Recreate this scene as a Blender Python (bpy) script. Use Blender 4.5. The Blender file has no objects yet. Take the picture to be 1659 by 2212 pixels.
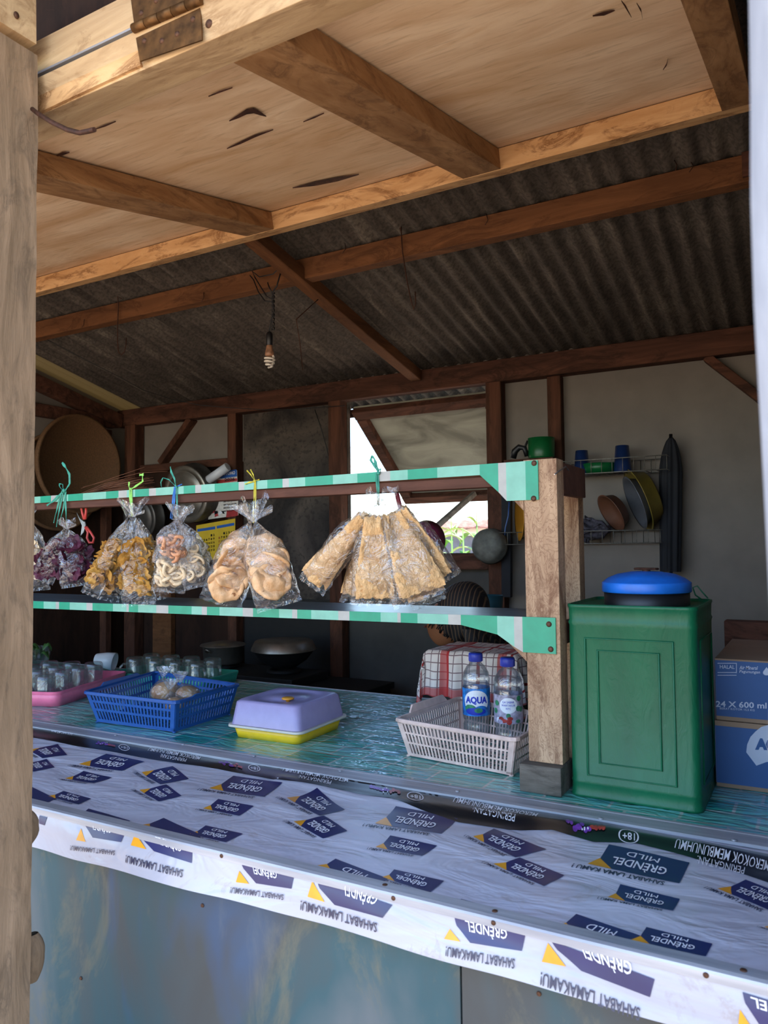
import bpy, bmesh, math, random
from mathutils import Vector as V, Matrix, noise
R = random.Random(7)
PI = math.pi
sc = bpy.context.scene
COL = sc.collection
# ------------------------------------------------------------------ camera, world, sun, exposure
W, H, FPX = 1659, 2212, 1661.0
YAW, PITCH, ROLL = [math.radians(a) for a in (29.5, 2.5, 0.65)]
CP = V((0, 0, 1.48))
FW = V((-math.sin(YAW)*math.cos(PITCH), math.cos(YAW)*math.cos(PITCH), math.sin(PITCH)))
R0 = V((math.cos(YAW), math.sin(YAW), 0)); U0 = R0.cross(FW)
RT = math.cos(ROLL)*R0 - math.sin(ROLL)*U0
UP = math.cos(ROLL)*U0 + math.sin(ROLL)*R0
cd = bpy.data.cameras.new('camera'); cam = bpy.data.objects.new('camera', cd); COL.objects.link(cam)
cd.sensor_fit = 'VERTICAL'; cd.sensor_height = 36; cd.lens = FPX/H*36; cd.clip_start = .02; cd.clip_end = 300
cam.matrix_world = Matrix(((RT.x, UP.x, -FW.x, CP.x), (RT.y, UP.y, -FW.y, CP.y), (RT.z, UP.z, -FW.z, CP.z), (0, 0, 0, 1)))
cd.dof.use_dof = True; cd.dof.focus_distance = 2.4; cd.dof.aperture_fstop = 8
sc.camera = cam
sc.view_settings.view_transform = 'Standard'; sc.view_settings.look = 'None'
sc.view_settings.gamma = 1; sc.view_settings.use_curve_mapping = False
sc.view_settings.exposure = 0.82
wd = bpy.data.worlds.new('sky'); sc.world = wd; wd.use_nodes = True
wn = wd.node_tree.nodes; wl = wd.node_tree.links
sky = wn.new('ShaderNodeTexSky'); sky.sky_type = 'NISHITA'; sky.sun_disc = False
sky.sun_elevation = math.radians(60); sky.sun_rotation = math.radians(200); sky.air_density = 1.0; sky.dust_density = 0.4; sky.ozone_density = 3.0
wl.new(sky.outputs[0], wn['Background'].inputs[0]); wn['Background'].inputs[1].default_value = 0.42
sd = bpy.data.lights.new('sun', 'SUN'); sd.energy = 9.0; sd.angle = math.radians(.6); sd.color = (1, .95, .88)
sun = bpy.data.objects.new('sun', sd); COL.objects.link(sun)
SUNDIR = V((-.10, .24, -1)).normalized()
sun.rotation_euler = SUNDIR.to_track_quat('-Z', 'Y').to_euler(); sun.location = (0, -3, 8)
sc.cycles.max_bounces = 10; sc.cycles.diffuse_bounces = 6; sc.cycles.glossy_bounces = 4
sc.cycles.transmission_bounces = 8; sc.cycles.transparent_max_bounces = 32
sc.cycles.caustics_reflective = False; sc.cycles.caustics_refractive = False
sc.cycles.sample_clamp_indirect = 6
sc.cycles.use_denoising = True

def ray(x, y): return FW + RT*((x-W/2)/FPX) - UP*((y-H/2)/FPX)
def at(x, y, ax, v):
    i = 'xyz'.index(ax); r = ray(x, y); return CP + r*((v-CP[i])/r[i])

# ------------------------------------------------------------------ helpers
def lin(h):
    h = h.lstrip('#'); o = []
    for i in (0, 2, 4):
        c = int(h[i:i+2], 16)/255; o.append(c/12.92 if c <= .04045 else ((c+.055)/1.055)**2.4)
    return (*o, 1)
def newmat(name):
    m = bpy.data.materials.new(name); m.use_nodes = True
    nt = m.node_tree; return m, nt, nt.nodes['Principled BSDF']
def node(nt, t, **k):
    n = nt.nodes.new(t)
    for a, b in k.items(): setattr(n, a, b)
    return n
def ramp(nt, fac, stops, interp='LINEAR'):
    r = node(nt, 'ShaderNodeValToRGB'); r.color_ramp.interpolation = interp
    e = r.color_ramp.elements
    while len(e) > 1: e.remove(e[-1])
    e[0].position = stops[0][0]; e[0].color = stops[0][1]
    for p, c in stops[1:]:
        q = e.new(p); q.color = c
    nt.links.new(fac, r.inputs[0]); return r.outputs[0]
def noisen(nt, scale, detail=4, stretch=None, dist=0, rough=.55):
    tc = node(nt, 'ShaderNodeTexCoord'); mp = node(nt, 'ShaderNodeMapping')
    if stretch: mp.inputs['Scale'].default_value = stretch
    nt.links.new(tc.outputs['Object'], mp.inputs[0])
    n = node(nt, 'ShaderNodeTexNoise'); n.inputs['Scale'].default_value = scale; n.inputs['Detail'].default_value = detail
    n.inputs['Distortion'].default_value = dist; n.inputs['Roughness'].default_value = rough
    nt.links.new(mp.outputs[0], n.inputs['Vector']); return n.outputs['Fac']
def bump(nt, b, h, s=.3, d=.01):
    n = node(nt, 'ShaderNodeBump'); n.inputs['Strength'].default_value = s; n.inputs['Distance'].default_value = d
    nt.links.new(h, n.inputs['Height']); nt.links.new(n.outputs[0], b.inputs['Normal'])
def mixc(nt, f, a, b, mode='MIX'):
    n = node(nt, 'ShaderNodeMix', data_type='RGBA', blend_type=mode)
    if isinstance(f, (int, float)): n.inputs[0].default_value = f
    else: nt.links.new(f, n.inputs[0])
    for i, x in ((6, a), (7, b)):
        if isinstance(x, tuple): n.inputs[i].default_value = x
        else: nt.links.new(x, n.inputs[i])
    return n.outputs[2]
def plain(name, c, rough=.6, metal=0, var=.12, nscale=20, bs=.1, spec=.5):
    m, nt, b = newmat(name); c = lin(c)
    d = tuple(x*(1-var*2) for x in c[:3])+(1,); l = tuple(min(1, x*(1+var)) for x in c[:3])+(1,)
    f = noisen(nt, nscale, 5)
    nt.links.new(ramp(nt, f, [(.3, d), (.7, l)]), b.inputs['Base Color'])
    b.inputs['Roughness'].default_value = rough; b.inputs['Metallic'].default_value = metal
    b.inputs['Specular IOR Level'].default_value = spec
    if bs: bump(nt, b, f, bs, .003)
    return m
def wood(name, dark, light, axis='x', scale=1., rough=.8, stain=None, stainamt=.5, bs=.35, fine=None):
    m, nt, b = newmat(name)
    st = {'x': (1, 7, 7), 'y': (7, 1, 7), 'z': (7, 7, 1), 'n': (4, 4, 4)}[axis]
    f = noisen(nt, 2.2*scale, 8, st, .6, .65)
    c = ramp(nt, f, [(.3, lin(dark)), (.52, tuple((a+b_)/2 for a, b_ in zip(lin(dark), lin(light)))), (.68, lin(light))])
    if stain:
        g = noisen(nt, 3.5*scale, 6, {'x': (1, 3, 3), 'y': (3, 1, 3), 'z': (3, 3, 1), 'n': (1, 1, 1)}[axis], 1.2, .7)
        k = ramp(nt, g, [(.5, (0, 0, 0, 1)), (.62, (stainamt,)*3+(1,)), (.63, (stainamt*.25,)*3+(1,)), (.75, (stainamt*.6,)*3+(1,))])
        c = mixc(nt, k, c, lin(stain))
    if fine:
        g = noisen(nt, 34, 3, (1, 1, .6), 3.5, .5)
        k = ramp(nt, g, [(.45, (0, 0, 0, 1)), (.5, (.6, .6, .6, 1)), (.55, (0, 0, 0, 1))])
        c = mixc(nt, k, c, lin(fine))
    nt.links.new(c, b.inputs['Base Color']); b.inputs['Roughness'].default_value = rough
    b.inputs['Specular IOR Level'].default_value = .25
    bump(nt, b, f, bs, .004)
    return m

def plywood():
    m, nt, b = newmat('plywood')
    f = noisen(nt, 2.0, 7, (.8, 3.2, 1), 1.2, .6); g = noisen(nt, 1.1, 4, (1, 1, 1), .8); h = noisen(nt, 30, 5, (.35, 3, 1), .5)
    c = ramp(nt, f, [(.3, lin('#cda57c')), (.6, lin('#ecd0ac')), (.72, lin('#dcb68a'))])
    c = mixc(nt, ramp(nt, g, [(.45, (0, 0, 0, 1)), (.65, (.4, .4, .4, 1))]), c, lin('#c08c50'))
    c = mixc(nt, ramp(nt, h, [(.33, (.25, .25, .25, 1)), (.46, (0, 0, 0, 1))]), c, lin('#8e6238'))
    nt.links.new(c, b.inputs['Base Color']); b.inputs['Roughness'].default_value = .8; b.inputs['Specular IOR Level'].default_value = .2
    bump(nt, b, h, .12, .002); return m
def box(bm, x0, x1, y0, y1, z0, z1, mi=0, bev=0):
    vs = [bm.verts.new(p) for p in ((x0, y0, z0), (x1, y0, z0), (x1, y1, z0), (x0, y1, z0), (x0, y0, z1), (x1, y0, z1), (x1, y1, z1), (x0, y1, z1))]
    fs = [bm.faces.new([vs[i] for i in q]) for q in ((0, 3, 2, 1), (4, 5, 6, 7), (0, 1, 5, 4), (1, 2, 6, 5), (2, 3, 7, 6), (3, 0, 4, 7))]
    for f in fs: f.material_index = mi
    if bev:
        r = bmesh.ops.bevel(bm, geom=list({e for f in fs for e in f.edges}), offset=bev, segments=2, affect='EDGES', profile=.6)
        for f in r['faces']: f.material_index = mi
    return vs
def beam(bm, p0, p1, w, h, up=V((0, 0, 1)), mi=0, bev=.002, jit=0):
    p0, p1 = V(p0), V(p1); a = (p1-p0).normalized(); s = a.cross(V(up)).normalized(); u = s.cross(a)
    n = 1 if not jit else max(1, int((p1-p0).length/.06)); rings = []
    for i in range(n+1):
        c = p0.lerp(p1, i/n); j = lambda: R.uniform(-jit, jit)
        rings.append([bm.verts.new(c+s*(x*w/2+j())+u*(y*h/2+j())) for x, y in ((-1, -1), (1, -1), (1, 1), (-1, 1))])
    fs = [bm.faces.new(rings[0][::-1]), bm.faces.new(rings[-1])]
    for a_, b_ in zip(rings, rings[1:]):
        for k in range(4): fs.append(bm.faces.new((a_[k], a_[(k+1) % 4], b_[(k+1) % 4], b_[k])))
    for f in fs: f.material_index = mi
    if bev and not jit:
        bmesh.ops.bevel(bm, geom=list({e for f in fs for e in f.edges}), offset=bev, segments=1, affect='EDGES')
def tube(bm, pts, r, n=8, mi=0, closed=False, cap=True):
    pts = [V(p) for p in pts]; N = len(pts); rings = []; prev = None
    for i, p in enumerate(pts):
        a = pts[(i-1) % N] if (i or closed) else p; b = pts[(i+1) % N] if (i < N-1 or closed) else p
        t = (b-a).normalized()
        if prev is None:
            s = t.cross(V((0, 0, 1)));  s = s if s.length > .1 else t.cross(V((1, 0, 0)))
        else: s = prev-t*prev.dot(t)
        s.normalize(); prev = s; u = t.cross(s); rr = r[i] if isinstance(r, (list, tuple)) else r
        rings.append([bm.verts.new(p+s*math.cos(2*PI*k/n)*rr+u*math.sin(2*PI*k/n)*rr) for k in range(n)])
    pairs = list(zip(rings, rings[1:]))+([(rings[-1], rings[0])] if closed else [])
    for a_, b_ in pairs:
        for k in range(n):
            f = bm.faces.new((a_[k], a_[(k+1) % n], b_[(k+1) % n], b_[k])); f.material_index = mi; f.smooth = True
    if cap and not closed:
        for g in (rings[0][::-1], rings[-1]): bm.faces.new(g).material_index = mi
def lathe(bm, prof, c=(0, 0, 0), n=32, mi=0, M=None, cap0=False, cap1=False, sq=0):
    rings = []; c = V(c)
    for r, z in prof:
        ring = []
        for k in range(n):
            a = 2*PI*k/n; p = V((r*math.cos(a), r*math.sin(a), z))
            if M: p = M @ p
            ring.append(bm.verts.new(c+p))
        rings.append(ring)
    for a_, b_ in zip(rings, rings[1:]):
        for k in range(n):
            f = bm.faces.new((a_[k], a_[(k+1) % n], b_[(k+1) % n], b_[k])); f.material_index = mi; f.smooth = True
    if cap0: bm.faces.new(rings[0][::-1]).material_index = mi
    if cap1: bm.faces.new(rings[-1]).material_index = mi
def surf(bm, nu, nv, fn, mi=0, cu=False, smooth=True, flip=False):
    g = [[bm.verts.new(fn(i/nu, j/nv)) for i in range(nu if cu else nu+1)] for j in range(nv+1)]
    m = nu
    for j in range(nv):
        for i in range(m):
            q = [g[j][i], g[j][(i+1) % len(g[j])], g[j+1][(i+1) % len(g[j])], g[j+1][i]]
            f = bm.faces.new(q[::-1] if flip else q); f.material_index = mi; f.smooth = smooth
    return g
def prism(bm, poly, off, mi=0):
    off = V(off); a = [bm.verts.new(V(p)) for p in poly]; b = [bm.verts.new(V(p)+off) for p in poly]; n = len(a)
    fs = [bm.faces.new(a[::-1]), bm.faces.new(b)]
    for k in range(n): fs.append(bm.faces.new((a[k], a[(k+1) % n], b[(k+1) % n], b[k])))
    for f in fs: f.material_index = mi
def ball(bm, c, r, s=(1, 1, 1), n=16, mi=0, M=None):
    c = V(c)
    pr = [(max(1e-4, math.sin(PI*i/(n//2)))*r, -math.cos(PI*i/(n//2))*r) for i in range(n//2+1)]
    S = Matrix.Diagonal(V(s)); M = (M @ S) if M else S
    lathe(bm, pr, c, n, mi, M)
def rbox(bm, c, hx, hy, z0, z1, rad, rot=0, taper=0, mi=0, n=6, top=True, bottom=True, thick=0):
    """rounded-corner box shell; taper = growth of the half sizes at the top"""
    def ring(hx, hy, z, rd):
        o = []
        for q in range(4):
            cx, cy = (hx-rd)*(1 if q in (0, 3) else -1), (hy-rd)*(1 if q in (0, 1) else -1)
            for k in range(n+1):
                a = PI/2*q+PI/2*k/n
                x, y = cx+rd*math.cos(a), cy+rd*math.sin(a)
                o.append(bm.verts.new((c[0]+x*math.cos(rot)-y*math.sin(rot), c[1]+x*math.sin(rot)+y*math.cos(rot), z)))
        return o
    seq = [(hx, hy, z0), (hx+taper, hy+taper, z1)]
    if thick: seq += [(hx+taper-thick, hy+taper-thick, z1), (hx-thick, hy-thick, z0+thick)]
    rings = [ring(a, b, z, max(.0005, rad-(thick if i > 1 else 0))) for i, (a, b, z) in enumerate(seq)]
    for a_, b_ in zip(rings, rings[1:]):
        L = len(a_)
        for k in range(L):
            f = bm.faces.new((a_[k], a_[(k+1) % L], b_[(k+1) % L], b_[k])); f.material_index = mi; f.smooth = True
    if bottom: bm.faces.new(rings[0][::-1]).material_index = mi
    if top or thick: bm.faces.new(rings[-1]).material_index = mi
    return rings

def wloc(o):
    l = V((0, 0, 0))
    while o: l = l+V(o.location); o = o.parent
    return l
def obj(name, bm, mats, parent=None, label=None, smooth=None, **props):
    bmesh.ops.recalc_face_normals(bm, faces=bm.faces)
    vs = [v.co for v in bm.verts]
    if parent is not None: o0 = wloc(parent)
    else:
        o0 = V(((min(v.x for v in vs)+max(v.x for v in vs))/2, (min(v.y for v in vs)+max(v.y for v in vs))/2, min(v.z for v in vs)))
    bmesh.ops.translate(bm, verts=bm.verts, vec=-o0)
    if smooth is not None:
        for f in bm.faces: f.smooth = smooth
    me = bpy.data.meshes.new(name); bm.to_mesh(me); bm.free()
    for m in (mats if isinstance(mats, (list, tuple)) else [mats]): me.materials.append(m)
    o = bpy.data.objects.new(name, me); COL.objects.link(o)
    if parent is not None: o.parent = parent
    else: o.location = o0
    if label: o['label'] = label
    for k, v in props.items(): o[k] = v
    return o
def thing(name, label, cat, loc, group=None):
    o = bpy.data.objects.new(name, None); COL.objects.link(o); o.empty_display_size = .05
    o.location = loc; o['label'] = label; o['category'] = cat
    if group: o['group'] = group
    return o
def tag(o, label, cat, group=None):
    o['label'] = label; o['category'] = cat
    if group: o['group'] = group
    return o
def struct(name, bm, m, parent=None, label=None):
    o = obj(name, bm, m, parent, label)
    if parent is None: o['kind'] = 'structure'
    return o
def dup(root, loc, rotz=0, label=None, group=None):
    r = root.copy(); COL.objects.link(r); r.location = loc; r.rotation_euler = (0, 0, rotz)
    if label: r['label'] = label
    if group: r['group'] = group
    for ch in list(root.children):
        c = ch.copy(); COL.objects.link(c); c.parent = r
        for g in ch.children:
            d = g.copy(); COL.objects.link(d); d.parent = c
    return r
B = bmesh.new
def pw(x, e): return max(0., x)**e
_tc = {}
def glyphs(s, bold=0.0, shear=0.0):
    k = (s, bold, shear)
    if k not in _tc:
        cu = bpy.data.curves.new('t', 'FONT'); cu.body = s; cu.offset = bold; cu.shear = shear; cu.resolution_u = 2
        o = bpy.data.objects.new('t', cu); COL.objects.link(o)
        dg = bpy.context.evaluated_depsgraph_get(); me = bpy.data.meshes.new_from_object(o.evaluated_get(dg))
        vs = [v.co.copy() for v in me.vertices]; fs = [tuple(p.vertices) for p in me.polygons]
        bpy.data.objects.remove(o); bpy.data.curves.remove(cu); bpy.data.meshes.remove(me)
        x0 = min(v.x for v in vs); x1 = max(v.x for v in vs); y0 = min(v.y for v in vs); y1 = max(v.y for v in vs)
        _tc[k] = ([((v.x-x0)/(x1-x0), (v.y-y0)/(y1-y0)) for v in vs], fs, (x1-x0)/(y1-y0))
    return _tc[k]
def write(bm, s, fn, mi, bold=0.0, shear=0.0):
    vs, fs, asp = glyphs(s, bold, shear)
    vv = [bm.verts.new(fn(u, v)) for u, v in vs]
    for f in fs:
        try: bm.faces.new([vv[i] for i in f]).material_index = mi
        except ValueError: pass

# ------------------------------------------------------------------ materials
M_ply = plywood()
M_flapwood = wood('flap_timber', '#b98a58', '#dfb684', 'x', 1.3, .75, '#6e4220', .75, .3)
M_flaprib = wood('rib_timber', '#7d5734', '#a98158', 'y', 1.3, .8, '#4a2f1c', .5, .3)
M_header = wood('header_timber', '#a88a66', '#d2b68e', 'x', 1.3, .85, '#74502f', .5, .5)
M_post = wood('weathered_post', '#7a6650', '#a98f74', 'z', 1.6, .9, '#4e453b', .45, .9)
M_post2 = wood('bleached_post', '#6c6e75', '#a3a4a8', 'z', 1.3, .9, None, 0, .6)
M_purlin = wood('purlin_timber', '#5a3820', '#7d5232', 'x', 1.2, .85, '#2e1a0d', .5, .3)
M_rafter = wood('rafter_timber', '#4e301b', '#734a2b', 'y', 1, .8, '#241309', .4, .3)
M_dark = wood('dark_timber', '#3a241b', '#6a4434', 'x', 1, .85, '#160f0c', .6, .3)
M_darkz = wood('dark_stud_timber', '#382219', '#65402f', 'z', 1, .85, '#160f0c', .5, .3)
M_shelfpost = wood('shelf_post_timber', '#94745a', '#c8a988', 'z', 1, .85, '#5d3a28', .7, .5, fine='#6f4f3c')
M_shelfwood = wood('shelf_timber', '#3f2820', '#644235', 'x', 1, .8, None, 0, .3)
M_block = wood('grey_block_timber', '#4c463e', '#7d746a', 'x', 1.5, .9, '#2a2622', .5, .5)
M_brownwall = wood('brown_board', '#24160f', '#3c261b', 'z', .7, .9, '#1a0f0b', .5, .2)
M_wall = plain('cement_board', '#7b736b', .9, 0, .07, 6, .08)
M_sooty, nt, b = newmat('sooty_board')
f = noisen(nt, 2.2, 6, None, 1); g = noisen(nt, 45, 4)
c = ramp(nt, f, [(.38, lin('#241f1d')), (.62, lin('#5c5249'))]); k = ramp(nt, g, [(.36, (.55, .55, .55, 1)), (.46, (1, 1, 1, 1))])
nt.links.new(mixc(nt, 1.0, c, k, 'MULTIPLY'), b.inputs['Base Color']); b.inputs['Roughness'].default_value = .85; bump(nt, b, g, .2, .003)
M_shutter, nt, b = newmat('shutter_board')
f = noisen(nt, 2.5, 6, (1, 2.5, 1), .8)
nt.links.new(ramp(nt, f, [(.35, lin('#77776c')), (.6, lin('#a9aa9b'))]), b.inputs['Base Color']); b.inputs['Roughness'].default_value = .9
M_roof, nt, b = newmat('fibre_cement_roof')
f = noisen(nt, 3, 8, (4, .7, 1), .5, .7); g = noisen(nt, 70, 4)
c = ramp(nt, f, [(.3, lin('#3c352e')), (.55, lin('#5d544b')), (.72, lin('#83796c'))]); k = ramp(nt, g, [(.4, (.6, .6, .6, 1)), (.55, (1, 1, 1, 1))])
nt.links.new(mixc(nt, 1.0, c, k, 'MULTIPLY'), b.inputs['Base Color']); b.inputs['Roughness'].default_value = .9; bump(nt, b, g, .3, .003)
M_trans, nt, b = newmat('translucent_sheet')
tr = node(nt, 'ShaderNodeBsdfTranslucent'); tr.inputs[0].default_value = (.30, .24, .13, 1); df = node(nt, 'ShaderNodeBsdfDiffuse'); df.inputs[0].default_value = (.3, .25, .15, 1)
mx = node(nt, 'ShaderNodeMixShader'); mx.inputs[0].default_value = .35; nt.links.new(df.outputs[0], mx.inputs[1]); nt.links.new(tr.outputs[0], mx.inputs[2])
nt.links.new(mx.outputs[0], nt.nodes['Material Output'].inputs[0])
M_darkgrey = plain('dark_grey_board', '#4a4743', .9, 0, .22, 3, .1)
M_floor = plain('dark_floor', '#4a413a', .9, 0, .2, 4, .1)
M_ground = plain('sandy_ground', '#b5a08a', .95, 0, .15, 3, .2)
M_alu, nt, b = newmat('aluminium')
f = noisen(nt, 6, 5, (.6, 8, 8)); nt.links.new(ramp(nt, f, [(.3, lin('#8c8e96')), (.7, lin('#b4b5bb'))]), b.inputs['Base Color'])
b.inputs['Metallic'].default_value = .25; b.inputs['Roughness'].default_value = .4
M_screw = plain('rusty_screw', '#5d4030', .6, .6, .2, 200, .1)
M_rust = plain('rusty_hinge', '#6b4a28', .55, .7, .3, 40, .3)
M_rust2 = plain('rusty_iron', '#4a2c1e', .7, .4, .3, 60, .3)
M_blackw = plain('black_wire', '#0e0c0b', .5, 0, .1, 60, 0)
M_black = plain('black_plastic', '#111114', .45, 0, .1, 60, 0)
M_emer = plain('emerald_vinyl', '#0d8f6d', .4, 0, .06, 30, .05)
M_mint = plain('mint_vinyl', '#74b09a', .4, 0, .06, 30, .05)
M_greyv = plain('grey_vinyl', '#a3a29b', .4, 0, .06, 30, .05)
M_white_ink = plain('white_print', '#e4e4ea', .35, 0, .03, 30, 0)
M_navy = plain('navy_print', '#23265a', .3, 0, .12, 9, 0)
M_orange = plain('orange_print', '#e09a1c', .3, 0, .1, 20, 0)
M_inkdark = plain('dark_print', '#2a2c48', .35, 0, .05, 30, 0)
M_band = plain('black_print', '#141319', .28, 0, .1, 20, 0)
M_purplep = plain('purple_print', '#7a3aa8', .3, 0, .3, 90, 0)
M_redp = plain('red_print', '#b03a34', .3, 0, .3, 90, 0)
def bannermat(name, rough, base='#b2b1be', light='#c4c3ce'):
    m, nt, b = newmat(name)
    f = noisen(nt, 5, 6, (.7, 2.2, 2.2), .8); g = noisen(nt, 6, 7, None, 1.5, .7)
    c = ramp(nt, f, [(.3, lin(base)), (.7, lin(light))])
    k = ramp(nt, g, [(.60, (0, 0, 0, 1)), (.66, (.3, .3, .3, 1)), (.68, (.08, .08, .08, 1))])
    nt.links.new(mixc(nt, k, c, lin('#8a7560')), b.inputs['Base Color']); b.inputs['Roughness'].default_value = rough
    bump(nt, b, noisen(nt, 5, 3, (1, 2.2, 2.2), 1.2), .4, .02)
    return m
M_banner = bannermat('banner_vinyl', .32)
M_skirt = bannermat('hanging_banner_vinyl', .25, '#9fa0ac', '#b0b0ba')
# counter vinyl : printed tiles with a glossy wrinkled film
M_counter, nt, b = newmat('counter_vinyl')
tc = node(nt, 'ShaderNodeTexCoord'); br = node(nt, 'ShaderNodeTexBrick'); mp = node(nt, 'ShaderNodeMapping')
mp.inputs['Scale'].default_value = (1, 1, 1); nt.links.new(tc.outputs['Object'], mp.inputs[0]); nt.links.new(mp.outputs[0], br.inputs[0])
br.offset = .35; br.squash = .7; br.squash_frequency = 2
br.inputs['Color1'].default_value = lin('#109080'); br.inputs['Color2'].default_value = lin('#7cc4b8'); br.inputs['Mortar'].default_value = lin('#b4bab0')
br.inputs['Scale'].default_value = 4.2; br.inputs['Mortar Size'].default_value = .02; br.inputs['Bias'].default_value = -.1; br.inputs['Mortar Smooth'].default_value = .6
br.inputs['Brick Width'].default_value = .62; br.inputs['Row Height'].default_value = .36
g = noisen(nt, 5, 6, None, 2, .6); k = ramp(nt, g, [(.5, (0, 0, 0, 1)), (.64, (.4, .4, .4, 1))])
c = mixc(nt, k, br.outputs[0], lin('#3a98c8'))  # blue patches in the colour stand in for window sky reflected by the film
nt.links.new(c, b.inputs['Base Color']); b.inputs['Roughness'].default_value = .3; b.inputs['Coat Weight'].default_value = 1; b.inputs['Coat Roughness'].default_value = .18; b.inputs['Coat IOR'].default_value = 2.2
n_ = noisen(nt, 9, 3, (.8, 3.5, 1), 1.2); bump(nt, b, n_, .5, .03); nt.links.new(b.inputs['Normal'].links[0].from_socket, b.inputs['Coat Normal'])
# shelf top film (dark bluish)
M_shelftop = plain('shelf_top_film', '#66757c', .28, 0, .15, 12, .5)
def panelmat():
    m, nt, b = newmat('painted_front_panel')
    f = noisen(nt, 1.6, 5, (1.2, 1, .5), .6); g = noisen(nt, 5, 7, (1, 1, .4), 1.5, .7); h = noisen(nt, 3.2, 4, (1, 1, .45), .8)
    c = ramp(nt, f, [(.36, lin('#3b3937')), (.48, lin('#3e4446')), (.58, lin('#284b53')), (.72, lin('#575f63'))])
    c = mixc(nt, ramp(nt, g, [(.56, (0, 0, 0, 1)), (.68, (.6, .6, .6, 1))]), c, lin('#65614f'))
    c = mixc(nt, ramp(nt, h, [(.60, (0, 0, 0, 1)), (.70, (.5, .5, .5, 1))]), c, lin('#2d5078'))
    nt.links.new(c, b.inputs['Base Color']); b.inputs['Roughness'].default_value = .55
    return m
M_panel = panelmat()
def film(name, refl=.10, tint=(1, 1, 1, 1), haze=.02, bumpy=1.0, sc_=28, crease_glint=0):
    m, nt, b = newmat(name); nt.nodes.remove(b)
    t = node(nt, 'ShaderNodeBsdfTransparent'); t.inputs[0].default_value = tint
    g = node(nt, 'ShaderNodeBsdfGlossy'); g.inputs['Roughness'].default_value = .08; g.inputs[0].default_value = (1, 1, 1, 1)
    d = node(nt, 'ShaderNodeBsdfDiffuse'); d.inputs[0].default_value = (.8, .8, .82, 1)
    n1 = noisen(nt, sc_, 3, None, 2.5); bp = node(nt, 'ShaderNodeBump'); bp.inputs['Strength'].default_value = bumpy; bp.inputs['Distance'].default_value = .012
    nt.links.new(n1, bp.inputs['Height']); nt.links.new(bp.outputs[0], g.inputs['Normal']); nt.links.new(bp.outputs[0], d.inputs['Normal'])
    lw = node(nt, 'ShaderNodeLayerWeight'); lw.inputs[0].default_value = .25; nt.links.new(bp.outputs[0], lw.inputs['Normal'])
    mr = node(nt, 'ShaderNodeMapRange'); mr.inputs['To Min'].default_value = refl*.5; mr.inputs['To Max'].default_value = min(1, refl*4)
    nt.links.new(lw.outputs['Fresnel'], mr.inputs['Value'])
    a = node(nt, 'ShaderNodeMixShader'); nt.links.new(mr.outputs[0], a.inputs[0]); nt.links.new(t.outputs[0], a.inputs[1]); nt.links.new(g.outputs[0], a.inputs[2])
    c = node(nt, 'ShaderNodeMixShader'); nt.links.new(a.outputs[0], c.inputs[1]); nt.links.new(d.outputs[0], c.inputs[2])
    if crease_glint:
        cz = noisen(nt, 11, 1, (1, 1, .6), 2.6, .4); k = ramp(nt, cz, [(.492, (haze,)*3+(1,)), (.5, (haze+crease_glint,)*3+(1,)), (.508, (haze,)*3+(1,))])  # whitish crease lines, also standing in for highlights on the film
        nt.links.new(k, c.inputs[0])
    else: c.inputs[0].default_value = haze
    nt.links.new(c.outputs[0], nt.nodes['Material Output'].inputs[0]); return m
M_film = film('clear_plastic_film', .17, (1, 1, 1, 1), .02, 1.0, 20, .22)
M_film2 = film('hazy_plastic_film', .18, (.98, .98, .99, 1), .05, 1.0, 24, .3)
M_glass = film('mug_glass', .10, (.86, .89, .88, 1), .03, .15, 14)
M_pet = film('bottle_plastic', .18, (.95, .96, .98, 1), .05, .3, 18)
M_water = film('bottle_water', .08, (.95, .97, .99, 1), .0, .1, 10)
M_bluecup = film('blue_cup_plastic', .15, (.12, .2, .5, 1), .12, .1, 10)
def food(name, c1, c2, spot=None, scale=30, bs=.6, rough=.75, sp=.62):
    m, nt, b = newmat(name)
    f = noisen(nt, scale, 6, None, .8); g = noisen(nt, scale*6, 3)
    c = ramp(nt, f, [(.3, lin(c1)), (.7, lin(c2))])
    if spot:
        h = noisen(nt, scale*2.2, 2); c = mixc(nt, ramp(nt, h, [(sp, (0, 0, 0, 1)), (sp+.06, (.8, .8, .8, 1))]), c, lin(spot))
    nt.links.new(c, b.inputs['Base Color']); b.inputs['Roughness'].default_value = rough
    b.inputs['Specular IOR Level'].default_value = .3
    s = node(nt, 'ShaderNodeMath', operation='ADD'); nt.links.new(f, s.inputs[0]); nt.links.new(g, s.inputs[1])
    bump(nt, b, s.outputs[0], bs, .006); return m
M_sheet = food('rice_cracker', '#d0a26c', '#e2bb88', '#c08c56', 34, .7, .75, .66)
M_round = food('fish_cracker', '#d39c66', '#ecc59a', '#8a4f2a', 22, .35, .6, .68)
M_chip = food('fried_chip', '#a87630', '#d2a04e', '#6e4418', 22, .4, .5)
M_pink = food('pink_curl', '#c98a62', '#e2ab84', None, 30, .4)
M_ring = food('ring_cracker', '#d8bd95', '#eed9b8', None, 30, .4)
M_purple = food('purple_chip', '#3a1226', '#5a2138', '#22090f', 22, .4, .5)
M_bun = food('bun', '#a0602c', '#dcb47c', None, 8, .2, .5)
M_stg = plain('teal_string', '#2f8f78', .5, 0, .15, 60, .2)
M_stl = plain('light_green_string', '#8fd05a', .5, 0, .15, 60, .2)
M_stb = plain('blue_string', '#1f6fc0', .5, 0, .15, 60, .2)
M_sty = plain('yellow_string', '#c9bb2e', .5, 0, .15, 60, .2)
M_pinkp = plain('pink_plastic', '#e8708f', .4, 0, .05, 30, 0)
M_bluep = plain('blue_plastic', '#1e4f92', .4, 0, .08, 30, 0)
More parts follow.
